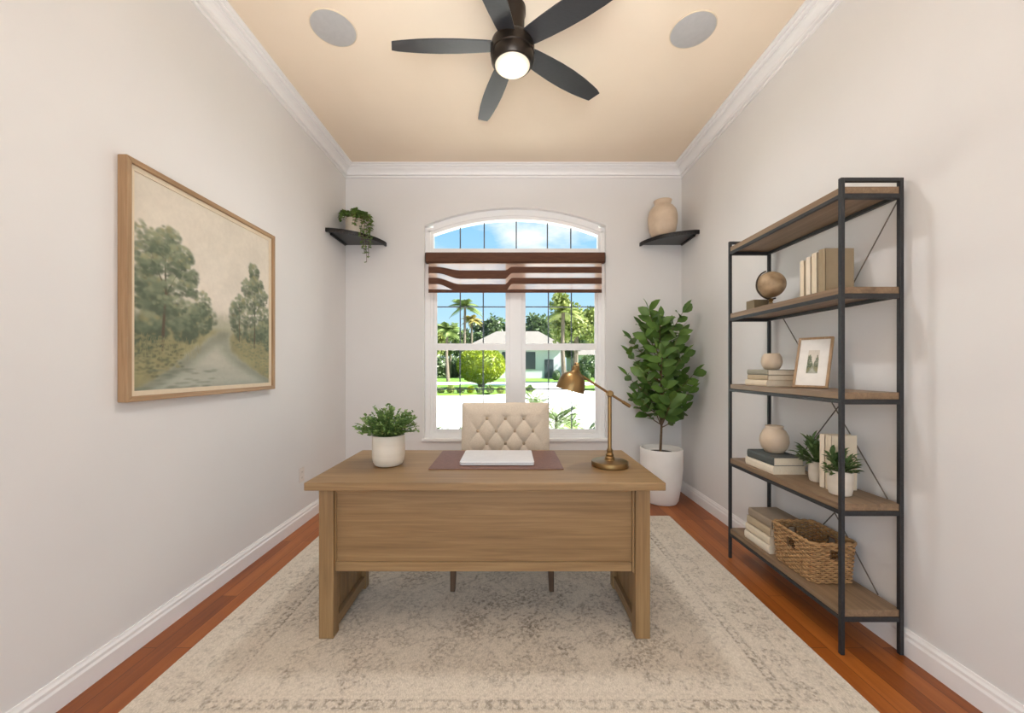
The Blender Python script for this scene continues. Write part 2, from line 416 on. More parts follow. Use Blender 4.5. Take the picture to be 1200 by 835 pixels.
# ------------------------------------------------------------------ window
def window():
    y0, y1 = YB + .05, YB + .12
    w = thing('window_1', 'white arched window of two sash pairs under an arched light', 'window', (WC, YB + .085, WZ0)); w['kind'] = 'structure'
    gx0, gx1 = -.787, .898
    fr = MB()
    fr.box(WX0, gx0, y0, y1, WZ0, arch(WX0)); fr.box(gx1, WX1, y0, y1, WZ0, arch(WX1))
    fr.box(gx0, gx1, y0, y1, 2.40, 2.465); fr.box(gx0, gx1, y0, y1, WZ0, .575)
    n = 36; xs = [gx0 + (gx1 - gx0) * i / n for i in range(n + 1)]
    for a, b in zip(xs, xs[1:]):
        for yy in (y0, y1):
            fr.add([(a, yy, arch(a, .098)), (b, yy, arch(b, .098)), (b, yy, arch(b)), (a, yy, arch(a))], [(0, 1, 2, 3)])
        fr.add([(a, y0, arch(a, .098)), (b, y0, arch(b, .098)), (b, y1, arch(b, .098)), (a, y1, arch(a, .098))], [(0, 1, 2, 3)])
    fr.build('window_frame', M['vinyl'], w, bevel=.004)
    # a raised inner lip round the arch
    lip = MB(); ring_o, ring_i = [], []
    for i in range(n + 1):
        x = gx0 - .045 + (gx1 - gx0 + .09) * i / n
        ring_o.append((x, arch(x, .05))); ring_i.append((x, arch(x, .066)))
    for i in range(n):
        lip.prism([ring_o[i], ring_o[i + 1], ring_i[i + 1], ring_i[i]], 'Y', y0 - .012, y0 + .01)
    lip.box(gx0 - .045, gx0 - .029, y0 - .012, y0 + .01, WZ0 + .02, arch(gx0 - .04, .05)); lip.box(gx1 + .029, gx1 + .045, y0 - .012, y0 + .01, WZ0 + .02, arch(gx1 + .04, .05))
    lip.build('frame_lip', M['vinyl'], w)
    MB().box(-.008, .116, y0 - .005, y1, .575, 2.40).build('mullion', M['vinyl'], w, bevel=.004)
    ym = YB + .088
    # arched light
    pn = MB()
    poly = [(x, arch(x, .098)) for x in xs] + [(gx1, 2.465), (gx0, 2.465)]
    pn.prism(poly, 'Y', ym, ym + .005); pn.build('pane', M['glass'], w)
    g = MB()
    for x in (-.518, -.27, .062, .384, .626): g.box(x - .006, x + .006, ym + .006, ym + .014, 2.465, arch(x, .098))
    g.build('grille', M['muntin'], w)
    for (a, b), ms in (((-.755, -.049), (-.518, -.28)), ((.157, .870), (.394, .632))):
        oa, ob = (gx0, -.008) if a < 0 else (.116, gx1)
        for (z0, z1, zr0, zr1, zm, dy) in ((1.493, 2.375, 1.447, 2.40, 1.873, .02), (.616, 1.424, .575, 1.493, 1.024, 0)):
            sh = MB(); ya, yb = y0 + .005 + dy, y0 + .03 + dy
            sh.box(oa, a, ya, yb, zr0, zr1); sh.box(b, ob, ya, yb, zr0, zr1)
            sh.box(a, b, ya, yb, zr0, z0); sh.box(a, b, ya, yb, z1, zr1)
            s = sh.build('sash', M['vinyl'], w, bevel=.003)
            yg = (ya + yb) / 2
            MB().box(a, b, yg, yg + .004, z0, z1).build('pane', M['glass'], s)
            g = MB()
            for x in ms: g.box(x - .006, x + .006, yg + .005, yg + .012, z0, z1)
            g.box(a, b, yg + .005, yg + .012, zm - .006, zm + .006)
            g.build('grille', M['muntin'], s)
    MB().box(WX0 - .02, WX1 + .02, YB - .022, YB + .06, WZ0 - .022, WZ0 + .004).build('window_sill', M['trim'], w, bevel=.004)
window()

# banded shade
def shade():
    d = 3.83
    def P(zx, zy):   # a point of the shade plane
        px, py = 490 + zx / 5.217, 285 + zy / 5.217
        return (px - 598) / F * d, EYE + (430 - py) / F * d
    o = thing('window_shade', 'brown banded roller shade half lowered across the arched window', 'window blind', ((P(600, 0)[0]), YB - .04, P(0, 300)[1]))
    x0, z1 = P(45, 56); x1, z0 = P(1142, 120)
    mb = MB(); yc = YB - .006
    prof = [(yc, z0), (yc, z1), (yc - .05, z1), (yc - .068, z1 - .012), (yc - .072, (z0 + z1) / 2), (yc - .068, z0 + .012), (yc - .05, z0)]
    mb.prism(prof, 'X', x0 + .008, x1 - .008)
    mb.build('cassette', M['blind'], o, bevel=.003)
    for xa, xb in ((x0, x0 + .008), (x1 - .008, x1)):
        MB().prism([(y, z) for y, z in prof], 'X', xa, xb).build('end_cap', M['black'], o)
    def smooth(t): t = min(max(t, 0), 1); return t * t * (3 - 2 * t)
    # two fabric layers on the one roller: the band edges wander on one half of the window
    bands = [((142, 180), (164, 216)), ((210, 247), (249, 296)), ((280, 301), (285, 301))]
    def edge(zx, a, b):
        if zx > 575: return a
        if zx > 530: return a + (b - a) * smooth((575 - zx) / 45)
        return a + (b - a) * smooth((zx - 110) / 150)
    n = 90; zxs = [62 + (1124 - 62) * i / n for i in range(n + 1)]
    for bi, (ra, lb) in enumerate(bands):
        mb = MB(); vs = []
        for yy in (d + .006, d + .010):
            for zx in zxs:
                xa, za = P(zx, edge(zx, ra[0], lb[0])); _, zb = P(zx, edge(zx, ra[1], lb[1]))
                vs += [(xa, yy - bi * .0002, za), (xa, yy - bi * .0002, zb)]
        m = 2 * (n + 1); fs = []
        for i in range(n):
            a = 2 * i
            fs += [(a, a + 2, a + 3, a + 1), (m + a, m + a + 1, m + a + 3, m + a + 2), (a, m + a, m + a + 2, a + 2), (a + 1, a + 3, m + a + 3, m + a + 1)]
        mb.add(vs, fs)
        if bi < 2: mb.build('fabric_band', M['blind'], o)
        else: mb.build('bottom_rail', M['blind'], o, bevel=.001)
    xa, za = P(62, 119); xb, zb = P(1124, 300)
    MB().box(xa, xb, d + .014, d + .0145, zb, za).build('sheer_panel', M['sheer'], o)
shade()

# ------------------------------------------------------------------ desk
DT = .738
def desk():
    x0, x1 = -.915, .690; l0, l1 = -.872, .637; lw = .067
    o = thing('office_desk', 'wide washed oak desk with panelled front in the middle of the rug', 'desk', ((x0 + x1) / 2, 2.0, .013))
    MB().box(x0, x1, 1.70, 2.375, DT - .036, DT).build('desktop', M['oak'], o, bevel=.004)
    fz = .0135
    for xa in (l0, l1 - lw):
        MB().box(xa, xa + lw, 1.747, 1.805, fz, DT - .036).build('leg', M['oakz'], o, bevel=.003)
        MB().box(xa, xa + lw, 2.14, 2.19, fz, DT - .036).build('leg', M['oakz'], o, bevel=.003)
        ce = xa + lw / 2
        sp = MB(); n = 5
        for k in range(n):
            a = 1.805 + (2.14 - 1.805) * k / n; b = 1.805 + (2.14 - 1.805) * (k + 1) / n
            sp.box(ce - .008, ce + .008, a + .0012, b - .0012, .085, DT - .037)
        sp.box(ce - .006, ce + .006, 1.804, 2.141, .085, DT - .037)
        sp.build('side_panel', M['oakz'], o)
        MB().box(xa + .004, xa + lw - .004, 1.804, 2.141, fz + .022, .085).build('stretcher', M['oaky'], o, bevel=.003)
    pz0 = .313; a, b = l0 + lw, l1 - lw
    fp = MB().box(a, b, 1.772, 1.792, pz0 + .006, DT - .037).build('front_panel', M['oak'], o)
    MB().box(a + .006, b - .012, 1.762, 1.7735, pz0, pz0 + .042).build('panel_rail', M['oak'], fp, bevel=.002)
    MB().box(a + .006, b - .012, 1.7645, 1.7735, DT - .064, DT - .037).build('panel_rail', M['oak'], fp, bevel=.002)
    st = MB().box(a, a + .005, 1.766, 1.773, pz0, DT - .037); st.build('panel_bead', M['oakz'], fp)
    MB().box(b - .011, b - .002, 1.757, 1.773, pz0, DT - .037).build('panel_bead', M['oakz'], fp)
desk()

def rounded(x0, x1, y0, y1, r, n=6):
    out = []
    for cx, cy, a0 in ((x1 - r, y1 - r, 0), (x0 + r, y1 - r, 90), (x0 + r, y0 + r, 180), (x1 - r, y0 + r, 270)):
        for k in range(n + 1):
            a = math.radians(a0 + 90 * k / n); out.append((cx + r * math.cos(a), cy + r * math.sin(a)))
    return out

PADZ = DT + .0005
tag(MB().prism(rounded(-.41, .268, 1.913, 2.33, .012), 'Z', PADZ, PADZ + .005).build('desk_pad', M['leather'], origin=(-.07, 2.1, PADZ), bevel=.0015), 'brown leather desk pad lying under the closed laptop', 'desk pad')
def laptop():
    z = PADZ + .0055; x0, x1, y0, y1 = -.262, .124, 1.972, 2.262
    o = thing('laptop', 'closed pale silver laptop on the brown leather desk pad', 'laptop', ((x0 + x1) / 2, (y0 + y1) / 2, z))
    MB().prism(rounded(x0, x1, y0, y1, .014), 'Z', z + .002, z + .010).build('base', M['alu'], o, bevel=.002)
    MB().prism(rounded(x0 + .004, x1 - .004, y0 + .004, y1 - .004, .012), 'Z', z + .0095, z + .0115).build('lid_gap', M['alud'], o)
    MB().prism(rounded(x0, x1, y0, y1, .014), 'Z', z + .011, z + .018).build('lid', M['alu'], o, bevel=.002)
    ft = MB()
    for fx in (x0 + .03, x1 - .03):
        for fy in (y0 + .03, y1 - .03): MB().lathe([(.008, 0), (.008, .0022)], fx, fy, z, 12).build('rubber_foot', M['alud'], o)
laptop()

# ------------------------------------------------------------------ chair
def chair():
    cx = -.045; z0 = .0135
    o = thing('desk_chair', 'beige button tufted upholstered chair tucked behind the desk', 'chair', (cx, 2.38, z0))
    # seat cushion
    mb = MB(); nx, ny = 14, 14; x0, x1, y0, y1 = cx - .285, cx + .285, 2.09, 2.60
    def grid(fn, n1, n2):
        b = [[fn(i / n1, j / n2) for i in range(n1 + 1)] for j in range(n2 + 1)]
        vs = [p for r in b for p in r]; w = n1 + 1
        fs = [(j * w + i, j * w + i + 1, (j + 1) * w + i + 1, (j + 1) * w + i) for j in range(n2) for i in range(n1)]
        return vs, fs
    def top(u, v):
        e = min(u, 1 - u, v, 1 - v); h = .485 + .03 * (1 - math.exp(-e * 12))
        return (x0 + (x1 - x0) * u, y0 + (y1 - y0) * v, h)
    vs, fs = grid(top, nx, ny); mb.add(vs, fs)
    rim = [i for i in range(nx + 1)] + [(j + 1) * (nx + 1) - 1 for j in range(1, ny + 1)] + [ny * (nx + 1) + i for i in range(nx - 1, -1, -1)] + [j * (nx + 1) for j in range(ny - 1, 0, -1)]
    k = len(rim); low = [(vs[i][0], vs[i][1], .40) for i in rim]; b0 = len(mb.v); mb.v += low
    for i in range(k): mb.f.append((rim[i], rim[(i + 1) % k], b0 + (i + 1) % k, b0 + i)); mb.mi.append(0)
    mb.f.append(tuple(b0 + i for i in range(k))); mb.mi.append(0)
    mb.build('seat', M['fabric'], o, smooth=True, angle=50, bevel=.01)
    # tufted back
    bw, zb, zt = .298, .43, 1.003; yb = 2.575
    sx, sz, ztop = .125, .083, .900
    def lean(z): return (z - zb) * .10
    def puff(x, z):
        r = (ztop - z) / sz                       # button rows run downwards from the first
        u = x / sx + r; v = x / sx - r
        # buttons of row 0 at x = 0, +-sx ; row 1 at +-sx/2 ...
        u = x / sx + r * .5; v = x / sx - r * .5
        cr = min(abs(math.sin(PI * u)), 1) * min(abs(math.sin(PI * v)), 1)
        p = cr ** .5
        du = min(abs(u - round(u)), .5); dv = min(abs(v - round(v)), .5)
        pit = math.exp(-((du * du + dv * dv) / .012))
        edge = min(bw - abs(x), zt - z, .25); fe = 1 - math.exp(-max(edge, 0) * 26)
        ins = 1 / (1 + math.exp((abs(x) - .225) * 70)); top_f = 1 / (1 + math.exp((-r - .18) * 12)) if False else 1 / (1 + math.exp((z - ztop - .02) * 160))
        # above the first row only soft pleats rise to the top edge
        pl = abs(math.sin(PI * x / sx)) ** .5 if abs(x) < .19 else 1
        above = math.exp(-max(z - ztop, 0) * 30)
        q = (top_f * (.008 + p * .018 - pit * .007) + (1 - top_f) * (.027 - .012 * (1 - pl) * above))
        return fe * (ins * q + (1 - ins) * .027)
    mb = MB(); nx, nz = 110, 110
    def front(u, v):
        x = -bw + 2 * bw * u; z = zb + (zt - zb) * v
        rx = x
        if v > .9:
            t = (v - .9) / .1; rx = x * (1 - .012 * t * t)
        return (cx + .012 + rx, yb + lean(z) - puff(x, z), z)
    vs, fs = grid(front, nx, nz); mb.add(vs, fs)
    rim = [i for i in range(nx + 1)] + [(j + 1) * (nx + 1) - 1 for j in range(1, nz + 1)] + [nz * (nx + 1) + i for i in range(nx - 1, -1, -1)] + [j * (nx + 1) for j in range(nz - 1, 0, -1)]
    k = len(rim); low = [(vs[i][0], yb + lean(vs[i][2]) + .055, vs[i][2]) for i in rim]; b0 = len(mb.v); mb.v += low
    for i in range(k): mb.f.append((rim[i], rim[(i + 1) % k], b0 + (i + 1) % k, b0 + i)); mb.mi.append(0)
    mb.f.append(tuple(b0 + i for i in range(k))); mb.mi.append(0)
    bk = mb.build('backrest', M['fabric'], o, smooth=True, angle=60)
    for row in range(5):
        z = ztop - row * sz
        for i in range(-2, 3):
            x = i * sx + (sx / 2 if row % 2 else 0)
            if abs(x) > .2: continue
            y = yb + lean(z) - puff(x, z) - .004
            rot = Matrix.Rotation(PI / 2, 4, 'X')
            MB().lathe([(.012, -.006), (.012, .001), (.009, .005), (.003, .0072)], cx + .012 + x, y, z, 12, rot).build('button', M['button'], bk, smooth=True)
    for lx, ly, s in ((-.273, 2.125, 0), (.273, 2.125, 0), (-.26, 2.60, .07), (.26, 2.60, .07)):
        mb = MB(); ri = .012; ra = .024
        q = lambda r, x, y, z: [(x - r, y - r, z), (x + r, y - r, z), (x + r, y + r, z), (x - r, y + r, z)]
        dx = .012 if lx < 0 else -.012
        mb.add(q(.013, cx + lx, ly + s, z0) + q(.024, cx + lx + dx, ly, .405), [(0, 1, 2, 3), (4, 5, 6, 7), (0, 1, 5, 4), (1, 2, 6, 5), (2, 3, 7, 6), (3, 0, 4, 7)])
        mb.build('leg', M['darkwood'], o, bevel=.003)
chair()

# ------------------------------------------------------------------ rug
def rug():
    x0, x1, y0, y1 = -1.405, 1.325, 1.12, 3.20; st = .0085
    nx, ny = int((x1 - x0) / st), int((y1 - y0) / st)
    xs = np.linspace(x0, x1, nx + 1); ys = np.linspace(y0, y1, ny + 1)
    X, Y = np.meshgrid(xs, ys)
    cx, cy = (x0 + x1) / 2, (y0 + y1) / 2
    U, V = X - cx, Y - cy; hw, hh = (x1 - x0) / 2, (y1 - y0) / 2
    E = np.minimum(hw - np.abs(U), hh - np.abs(V))           # distance from the edge
    m = np.zeros_like(X)
    line = lambda e, w: np.exp(-((E - e) / w) ** 2)
    for e, w, a in ((.045, .004, .5), (.105, .005, .6), (.275, .006, .95), (.305, .006, .95), (.262, .003, .5), (.33, .003, .4)): m = np.maximum(m, a * line(e, w))
    # small beads between the guard lines
    S = np.where(hw - np.abs(U) < hh - np.abs(V), V, U)
    m = np.maximum(m, .8 * (np.abs(E - .29) < .009) * (np.sin(S * 2 * PI / .05) > .2))
    m = np.maximum(m, .5 * (np.abs(E - .075) < .014) * (np.sin(S * 2 * PI / .07) > .3))
    # meander of leaves and rosettes in the main border
    rs = np.random.RandomState(4)
    inb = (E > .115) & (E < .26)
    mid = E - .187 - .03 * np.sin(S * 2 * PI / .34)
    m = np.maximum(m, inb * .6 * np.exp(-(mid / .006) ** 2))
    def rosette(a, b, r, k, amp):
        nonlocal m
        d = np.hypot(X - a, Y - b); sel = d < r * 1.7
        t = np.arctan2(Y - b, X - a)
        ring = np.exp(-((d - r * (1 + .22 * np.cos(k * t))) / (.10 * r + .0035)) ** 2) + .8 * np.exp(-((d - r * .45 * (1 + .2 * np.cos(k * t + 1))) / (.10 * r + .003)) ** 2)
        m = np.where(sel, np.maximum(m, amp * ring), m)
    for s in np.arange(-hw + .18, hw - .1, .17):
        for yy in (y0 + .187, y1 - .187): rosette(cx + s, yy + .02 * math.sin(s * 30), .042, 6, .75)
    for s in np.arange(-hh + .18, hh - .1, .17):
        for xx in (x0 + .187, x1 - .187): rosette(xx + .02 * math.sin(s * 30), cy + s, .042, 6, .75)
    # field: central medallion, corner sprays, scattered flowers and scrolls
    r = np.hypot(U / 1.15, V / .82); t = np.arctan2(V, U)
    infield = E > .345
    for rr, k, w, a in ((.10, 8, .008, .9), (.19, 8, .008, .85), (.31, 12, .008, .85), (.45, 8, .009, .8), (.60, 16, .008, .7)):
        m = np.maximum(m, infield * a * np.exp(-((r - rr * (1 + .09 * np.cos(k * t))) / w) ** 2))
    for i in range(150):
        a, b = rs.uniform(-hw + .38, hw - .38), rs.uniform(-hh + .38, hh - .38)
        rosette(cx + a, cy + b, rs.uniform(.02, .055), rs.randint(4, 8), rs.uniform(.6, 1)); rosette(cx - a, cy + b, rs.uniform(.02, .055), 5, .7)
    sc = np.sin(U * 38 + 2.2 * np.sin(V * 21)) * np.sin(V * 41 + 2.2 * np.sin(U * 23))
    m = np.maximum(m, infield * .6 * np.exp(-(sc / .10) ** 2) * (np.sin(U * 9 + 1) * np.cos(V * 11) > -.3))
    m = np.maximum(m, .30 * (np.sin(U * 90 + 3 * np.sin(V * 40)) * np.sin(V * 100 + 3 * np.sin(U * 30)) > .45))
    zt = .0125
    vs = np.stack([X.ravel(), Y.ravel(), np.full(X.size, zt)], 1)
    W = nx + 1
    I, J = np.meshgrid(np.arange(nx), np.arange(ny)); a = (J * W + I).ravel()
    fs = np.stack([a, a + 1, a + W + 1, a + W], 1)
    rim = list(range(W)) + [(j + 1) * W - 1 for j in range(1, ny + 1)] + [ny * W + i for i in range(nx - 1, -1, -1)] + [j * W for j in range(ny - 1, 0, -1)]
    mb = MB(); mb.v = [tuple(p) for p in vs.tolist()]; mb.f = [tuple(f) for f in fs.tolist()]; mb.mi = [0] * len(mb.f)
    b0 = len(mb.v); mb.v += [(vs[i][0], vs[i][1], .0005) for i in rim]; k = len(rim)
    for i in range(k): mb.f.append((rim[i], rim[(i + 1) % k], b0 + (i + 1) % k, b0 + i)); mb.mi.append(0)
    o = mb.build('area_rug', M['rug'], origin=(cx, cy, 0))
    at = o.data.attributes.new('motif', 'FLOAT', 'POINT')
    at.data.foreach_set('value', np.concatenate([np.clip(m, 0, 1).ravel(), np.zeros(k)]).astype(np.float32))
    tag(o, 'large faded cream patterned rug under the desk', 'rug')
rug()

# ------------------------------------------------------------------ landscape painting
def fbm(X, Y, seed, octs=5, s0=4.0):
    rs = np.random.RandomState(seed); out = np.zeros_like(X); amp = 1; tot = 0; s = s0
    for _ in range(octs):
        n = int(s) + 3; g = rs.rand(n + 1, n + 1)
        x = np.clip(X, 0, .9999) * s; y = np.clip(Y, 0, .9999) * s
        xi = x.astype(int); yi = y.astype(int); fx = x - xi; fy = y - yi
        fx = fx * fx * (3 - 2 * fx); fy = fy * fy * (3 - 2 * fy)
        out += amp * ((g[yi, xi] * (1 - fx) + g[yi, xi + 1] * fx) * (1 - fy) + (g[yi + 1, xi] * (1 - fx) + g[yi + 1, xi + 1] * fx) * fy)
        tot += amp; amp *= .55; s *= 2
    return out / tot
def paint_array(n):
    u = np.linspace(0, 1, n); Uu, Vv = np.meshgrid(u, u)
    rs = np.random.RandomState(11)
    col = lambda r, g, b: np.array(lin(r, g, b)[:3])
    nz = fbm(Uu, Vv, 1, 6, 6); n2 = fbm(Uu, Vv, 2, 5, 14)
    img = col(226, 217, 203)[None, None] * (1 - Vv[..., None]) + col(216, 206, 190)[None, None] * Vv[..., None]
    img = img * (.88 + .22 * nz[..., None])
    S = lambda x, w: 1 / (1 + np.exp(-np.clip(x / w, -40, 40)))
    def lay(mask, c, soft=1.0):
        nonlocal img
        mask = np.clip(mask, 0, 1)[..., None] * soft; img = img * (1 - mask) + c * mask
    lay(S(.44 + .04 * np.sin(Uu * 7) + .05 * (nz - .5) - Vv, .014), col(186, 180, 160), .7)
    lay(S(.375 + .03 * np.sin(Uu * 11 + 1) + .10 * (n2 - .5) - Vv, .010), col(158, 158, 134), .7)
    lay(S(.325 - Vv, .008), col(150, 144, 106) * (.75 + .5 * n2[..., None]))
    t = np.clip((.325 - Vv) / .325, 0, 1)
    cxr = .585 - .05 * np.sin(t * 4.2) - .10 * t; wr = .05 + .07 * t + .42 * t ** 1.9
    riv = S(wr - np.abs(Uu - cxr) + .06 * (n2 - .5), .012) * S(.318 - Vv, .006)
    rip = fbm(Uu * .2, Vv, 9, 5, 24)[..., None]
    lay(riv, (col(208, 202, 184) * (1 - t[..., None]) + col(166, 168, 154) * t[..., None]) * (.84 + .32 * rip))
    lay(riv * S(.10 - (Uu - cxr + wr), .03) * .75, col(112, 118, 98)); lay(riv * S(.10 - (cxr + wr - Uu), .03) * .7, col(116, 122, 102))
    def dab(x, y, rx, ry, c, a):
        nonlocal img
        k = 2.2; i0, i1 = max(int((x - k * rx) * n), 0), min(int((x + k * rx) * n) + 2, n); j0, j1 = max(int((y - k * ry) * n), 0), min(int((y + k * ry) * n) + 2, n)
        if i0 >= i1 or j0 >= j1: return
        m = np.exp(-(((Uu[j0:j1, i0:i1] - x) / rx) ** 2 + ((Vv[j0:j1, i0:i1] - y) / ry) ** 2) ** 1.6)[..., None] * a
        img[j0:j1, i0:i1] = img[j0:j1, i0:i1] * (1 - m) + c * m
    dk, md, lt, wm = col(84, 94, 74), col(112, 122, 98), col(142, 148, 118), col(150, 144, 104)
    def clump(cx, cy, rx, ry, cnt, shade=1.0, size=.013, lean=.35):
        for _ in range(cnt):
            a = rs.uniform(0, 2 * PI); q = rs.rand() ** .55
            x, y = cx + rx * q * math.cos(a), cy + ry * q * math.sin(a)
            l = (y - cy) / ry * .5 + .5 + lean * (x - cx) / rx * -.4 + rs.uniform(-.3, .3)
            c = dk if l < .38 else (md if l < .72 else (lt if rs.rand() < .75 else wm))
            sz = size * rs.uniform(.6, 1.35)
            dab(x, y, sz, sz * rs.uniform(.55, .95), c * shade * rs.uniform(.88, 1.1), rs.uniform(.35, .75))
    def limb(pts, w0, w1, c, a=.85):
        for (xa, ya), (xb, yb) in zip(pts, pts[1:]):
            m = max(int(math.hypot(xb - xa, yb - ya) * n * .8), 2)
            for i in range(m):
                q = i / m; f = (ya + (yb - ya) * q - pts[0][1]) / max(pts[-1][1] - pts[0][1], .01); w = w0 + (w1 - w0) * f
                dab(xa + (xb - xa) * q, ya + (yb - ya) * q, w, w * 1.6, c, a)
    # misty wood at the side and the low copse
    for i in range(16): clump(rs.uniform(-.02, .33), rs.uniform(.24, .50), .08, .07, 70, .95, .018)
    for i in range(7): clump(rs.uniform(.33, .46), rs.uniform(.34, .44), .05, .055, 45, 1.05, .014)
    clump(.405, .46, .055, .07, 90, 1.08, .012)
    # tall tree
    clump(.05, .66, .09, .13, 230, .98); clump(.0, .52, .07, .12, 140, .95)
    limb([(.15, .20), (.158, .34), (.17, .48), (.165, .62), (.18, .74)], .0085, .003, col(92, 80, 62))
    limb([(.165, .45), (.22, .56), (.27, .62)], .004, .002, col(98, 86, 66)); limb([(.166, .5), (.11, .6), (.09, .66)], .004, .002, col(98, 86, 66))
    for (x, y, rx, ry, k) in ((.19, .75, .07, .065, 170), (.26, .68, .085, .06, 190), (.30, .59, .075, .055, 150), (.19, .63, .10, .07, 190), (.12, .70, .07, .06, 130), (.10, .60, .07, .05, 100), (.24, .52, .09, .05, 120), (.33, .52, .04, .04, 50), (.20, .42, .10, .05, 110)):
        clump(x, y, rx, ry, k)
    # trees over the far bank
    for i in range(9): clump(rs.uniform(.68, 1.0), rs.uniform(.27, .40), .06, .06, 60, .92, .015)
    clump(.66, .42, .045, .10, 130, .95); clump(.70, .50, .05, .07, 90)
    limb([(.845, .24), (.85, .40), (.845, .55), (.855, .68)], .0065, .0025, col(92, 80, 62)); limb([(.70, .27), (.70, .42), (.695, .5)], .004, .002, col(98, 86, 66))
    for (x, y, rx, ry, k) in ((.84, .74, .05, .055, 110), (.87, .66, .075, .05, 130), (.79, .62, .075, .06, 130), (.91, .58, .08, .06, 130), (.82, .52, .09, .06, 140), (.95, .46, .08, .07, 120), (.78, .42, .09, .06, 110), (.93, .36, .08, .06, 110)):
        clump(x, y, rx, ry, k)
    # banks, reeds and grass in front
    for i in range(520):
        x = rs.uniform(0, .27); y = rs.uniform(.0, .27)
        if (y > .11 or x < .12 and y > .06) and x < .38 and y < .30 - .55 * max(x - .10, 0) and y > .02 + .30 * max(.16 - x, 0) * 0 + .22 * x: dab(x, y, .012, .006, (dk if rs.rand() < .5 else wm) * rs.uniform(.75, 1.1), .5)
    for i in range(420):
        x = rs.uniform(.62, 1); y = rs.uniform(.02, .28)
        if y > .26 - .65 * (x - .62): dab(x, y, .012, .006, (md if rs.rand() < .5 else wm) * rs.uniform(.8, 1.1), .5)
    for i in range(160):
        x = rs.uniform(.03, .40); y = rs.uniform(.14, .24)
        if y > .08 + .2 * x: limb([(x, y), (x + rs.uniform(-.01, .01), y + rs.uniform(.015, .04))], .0022, .0015, wm * rs.uniform(.8, 1.1), .5)
    for i in range(40): dab(rs.uniform(.0, .5), rs.uniform(0, .10), .03, .006, col(112, 120, 104) * rs.uniform(.85, 1.1), .45)
    img *= (.95 + .10 * fbm(Uu, Vv, 40, 3, 60)[..., None])
    return np.clip(img, 0, 1)
def canvas(mb_pts, img, name, parent):
    """a flat picture surface: corner points lower-start, lower-end, upper-start"""
    n = img.shape[0]; p0, p1, p2 = [Vector(p) for p in mb_pts]
    mb = MB(); du = (p1 - p0) / (n - 1); dv = (p2 - p0) / (n - 1)
    P0, DU, DV = np.array(p0), np.array(du), np.array(dv)
    J, I = np.meshgrid(np.arange(n), np.arange(n), indexing='ij')
    V = P0 + I[..., None] * DU + J[..., None] * DV
    mb.v = [tuple(q) for q in V.reshape(-1, 3).tolist()]
    a = (np.arange(n - 1)[:, None] * n + np.arange(n - 1)[None]).ravel()
    mb.f = [tuple(f) for f in np.stack([a, a + 1, a + n + 1, a + n], 1).tolist()]; mb.mi = [0] * len(mb.f)
    o = mb.build(name, M['paint'], parent)
    at = o.data.color_attributes.new('paint', 'FLOAT_COLOR', 'POINT')
    at.data.foreach_set('color', np.concatenate([img, np.ones((n, n, 1))], 2).astype(np.float32).ravel())
    return o
def painting():
    y0, y1, z0, z1 = 1.624, 2.652, 1.10, 2.152
    xb, xf = XL + .001, XL + .042
    o = thing('landscape_painting', 'wood framed muted landscape painting of trees beside a river', 'painting', (XL, (y0 + y1) / 2, z0))
    w = .024
    for poly, mt in (([(y0, z0), (y1, z0), (y1 - w, z0 + w), (y0 + w, z0 + w)], 'framewood'), ([(y0, z1), (y1, z1), (y1 - w, z1 - w), (y0 + w, z1 - w)], 'framewood'),
                     ([(y0, z0), (y0, z1), (y0 + w, z1 - w), (y0 + w, z0 + w)], 'framewoodz'), ([(y1, z0), (y1, z1), (y1 - w, z1 - w), (y1 - w, z0 + w)], 'framewoodz')):
        MB().prism(poly, 'X', xb, xf).build('frame_rail', M[mt], o, bevel=.003)
    l0, l1 = w, w + .022
    ln = MB()
    for (a, b, c, d) in ((y0 + l0, y1 - l0, z0 + l0, z0 + l1), (y0 + l0, y1 - l0, z1 - l1, z1 - l0), (y0 + l0, y0 + l1, z0 + l1, z1 - l1), (y1 - l1, y1 - l0, z0 + l1, z1 - l1)):
        ln.box(xb, xf - .013, a, b, c, d)
    ln.build('liner', M['liner'], o)
    MB().box(xb, xf - .020, y0 + w, y1 - w, z0 + w, z1 - w).build('backing', M['liner'], o)
    xc = xf - .018
    canvas([(xc, y0 + l1, z0 + l1), (xc, y1 - l1, z0 + l1), (xc, y0 + l1, z1 - l1)], paint_array(300), 'canvas', o)
painting()

# wall outlet
o = thing('wall_outlet', 'small white outlet plate low on the wall behind the desk plant', 'outlet', (XL, 3.056, .36))
MB().box(XL + .0005, XL + .007, 3.02, 3.092, .337, .452).build('cover_plate', M['plate'], o, bevel=.003)
for z in (.372, .417):
    MB().prism(rounded(3.040, 3.072, z - .015, z + .015, .008), 'X', XL + .0065, XL + .0085).build('receptacle', M['plate'], o)
    for y in (3.05, 3.062): MB().box(XL + .008, XL + .009, y - .001, y + .001, z - .005, z + .006).build('slot', M['slot'], o)

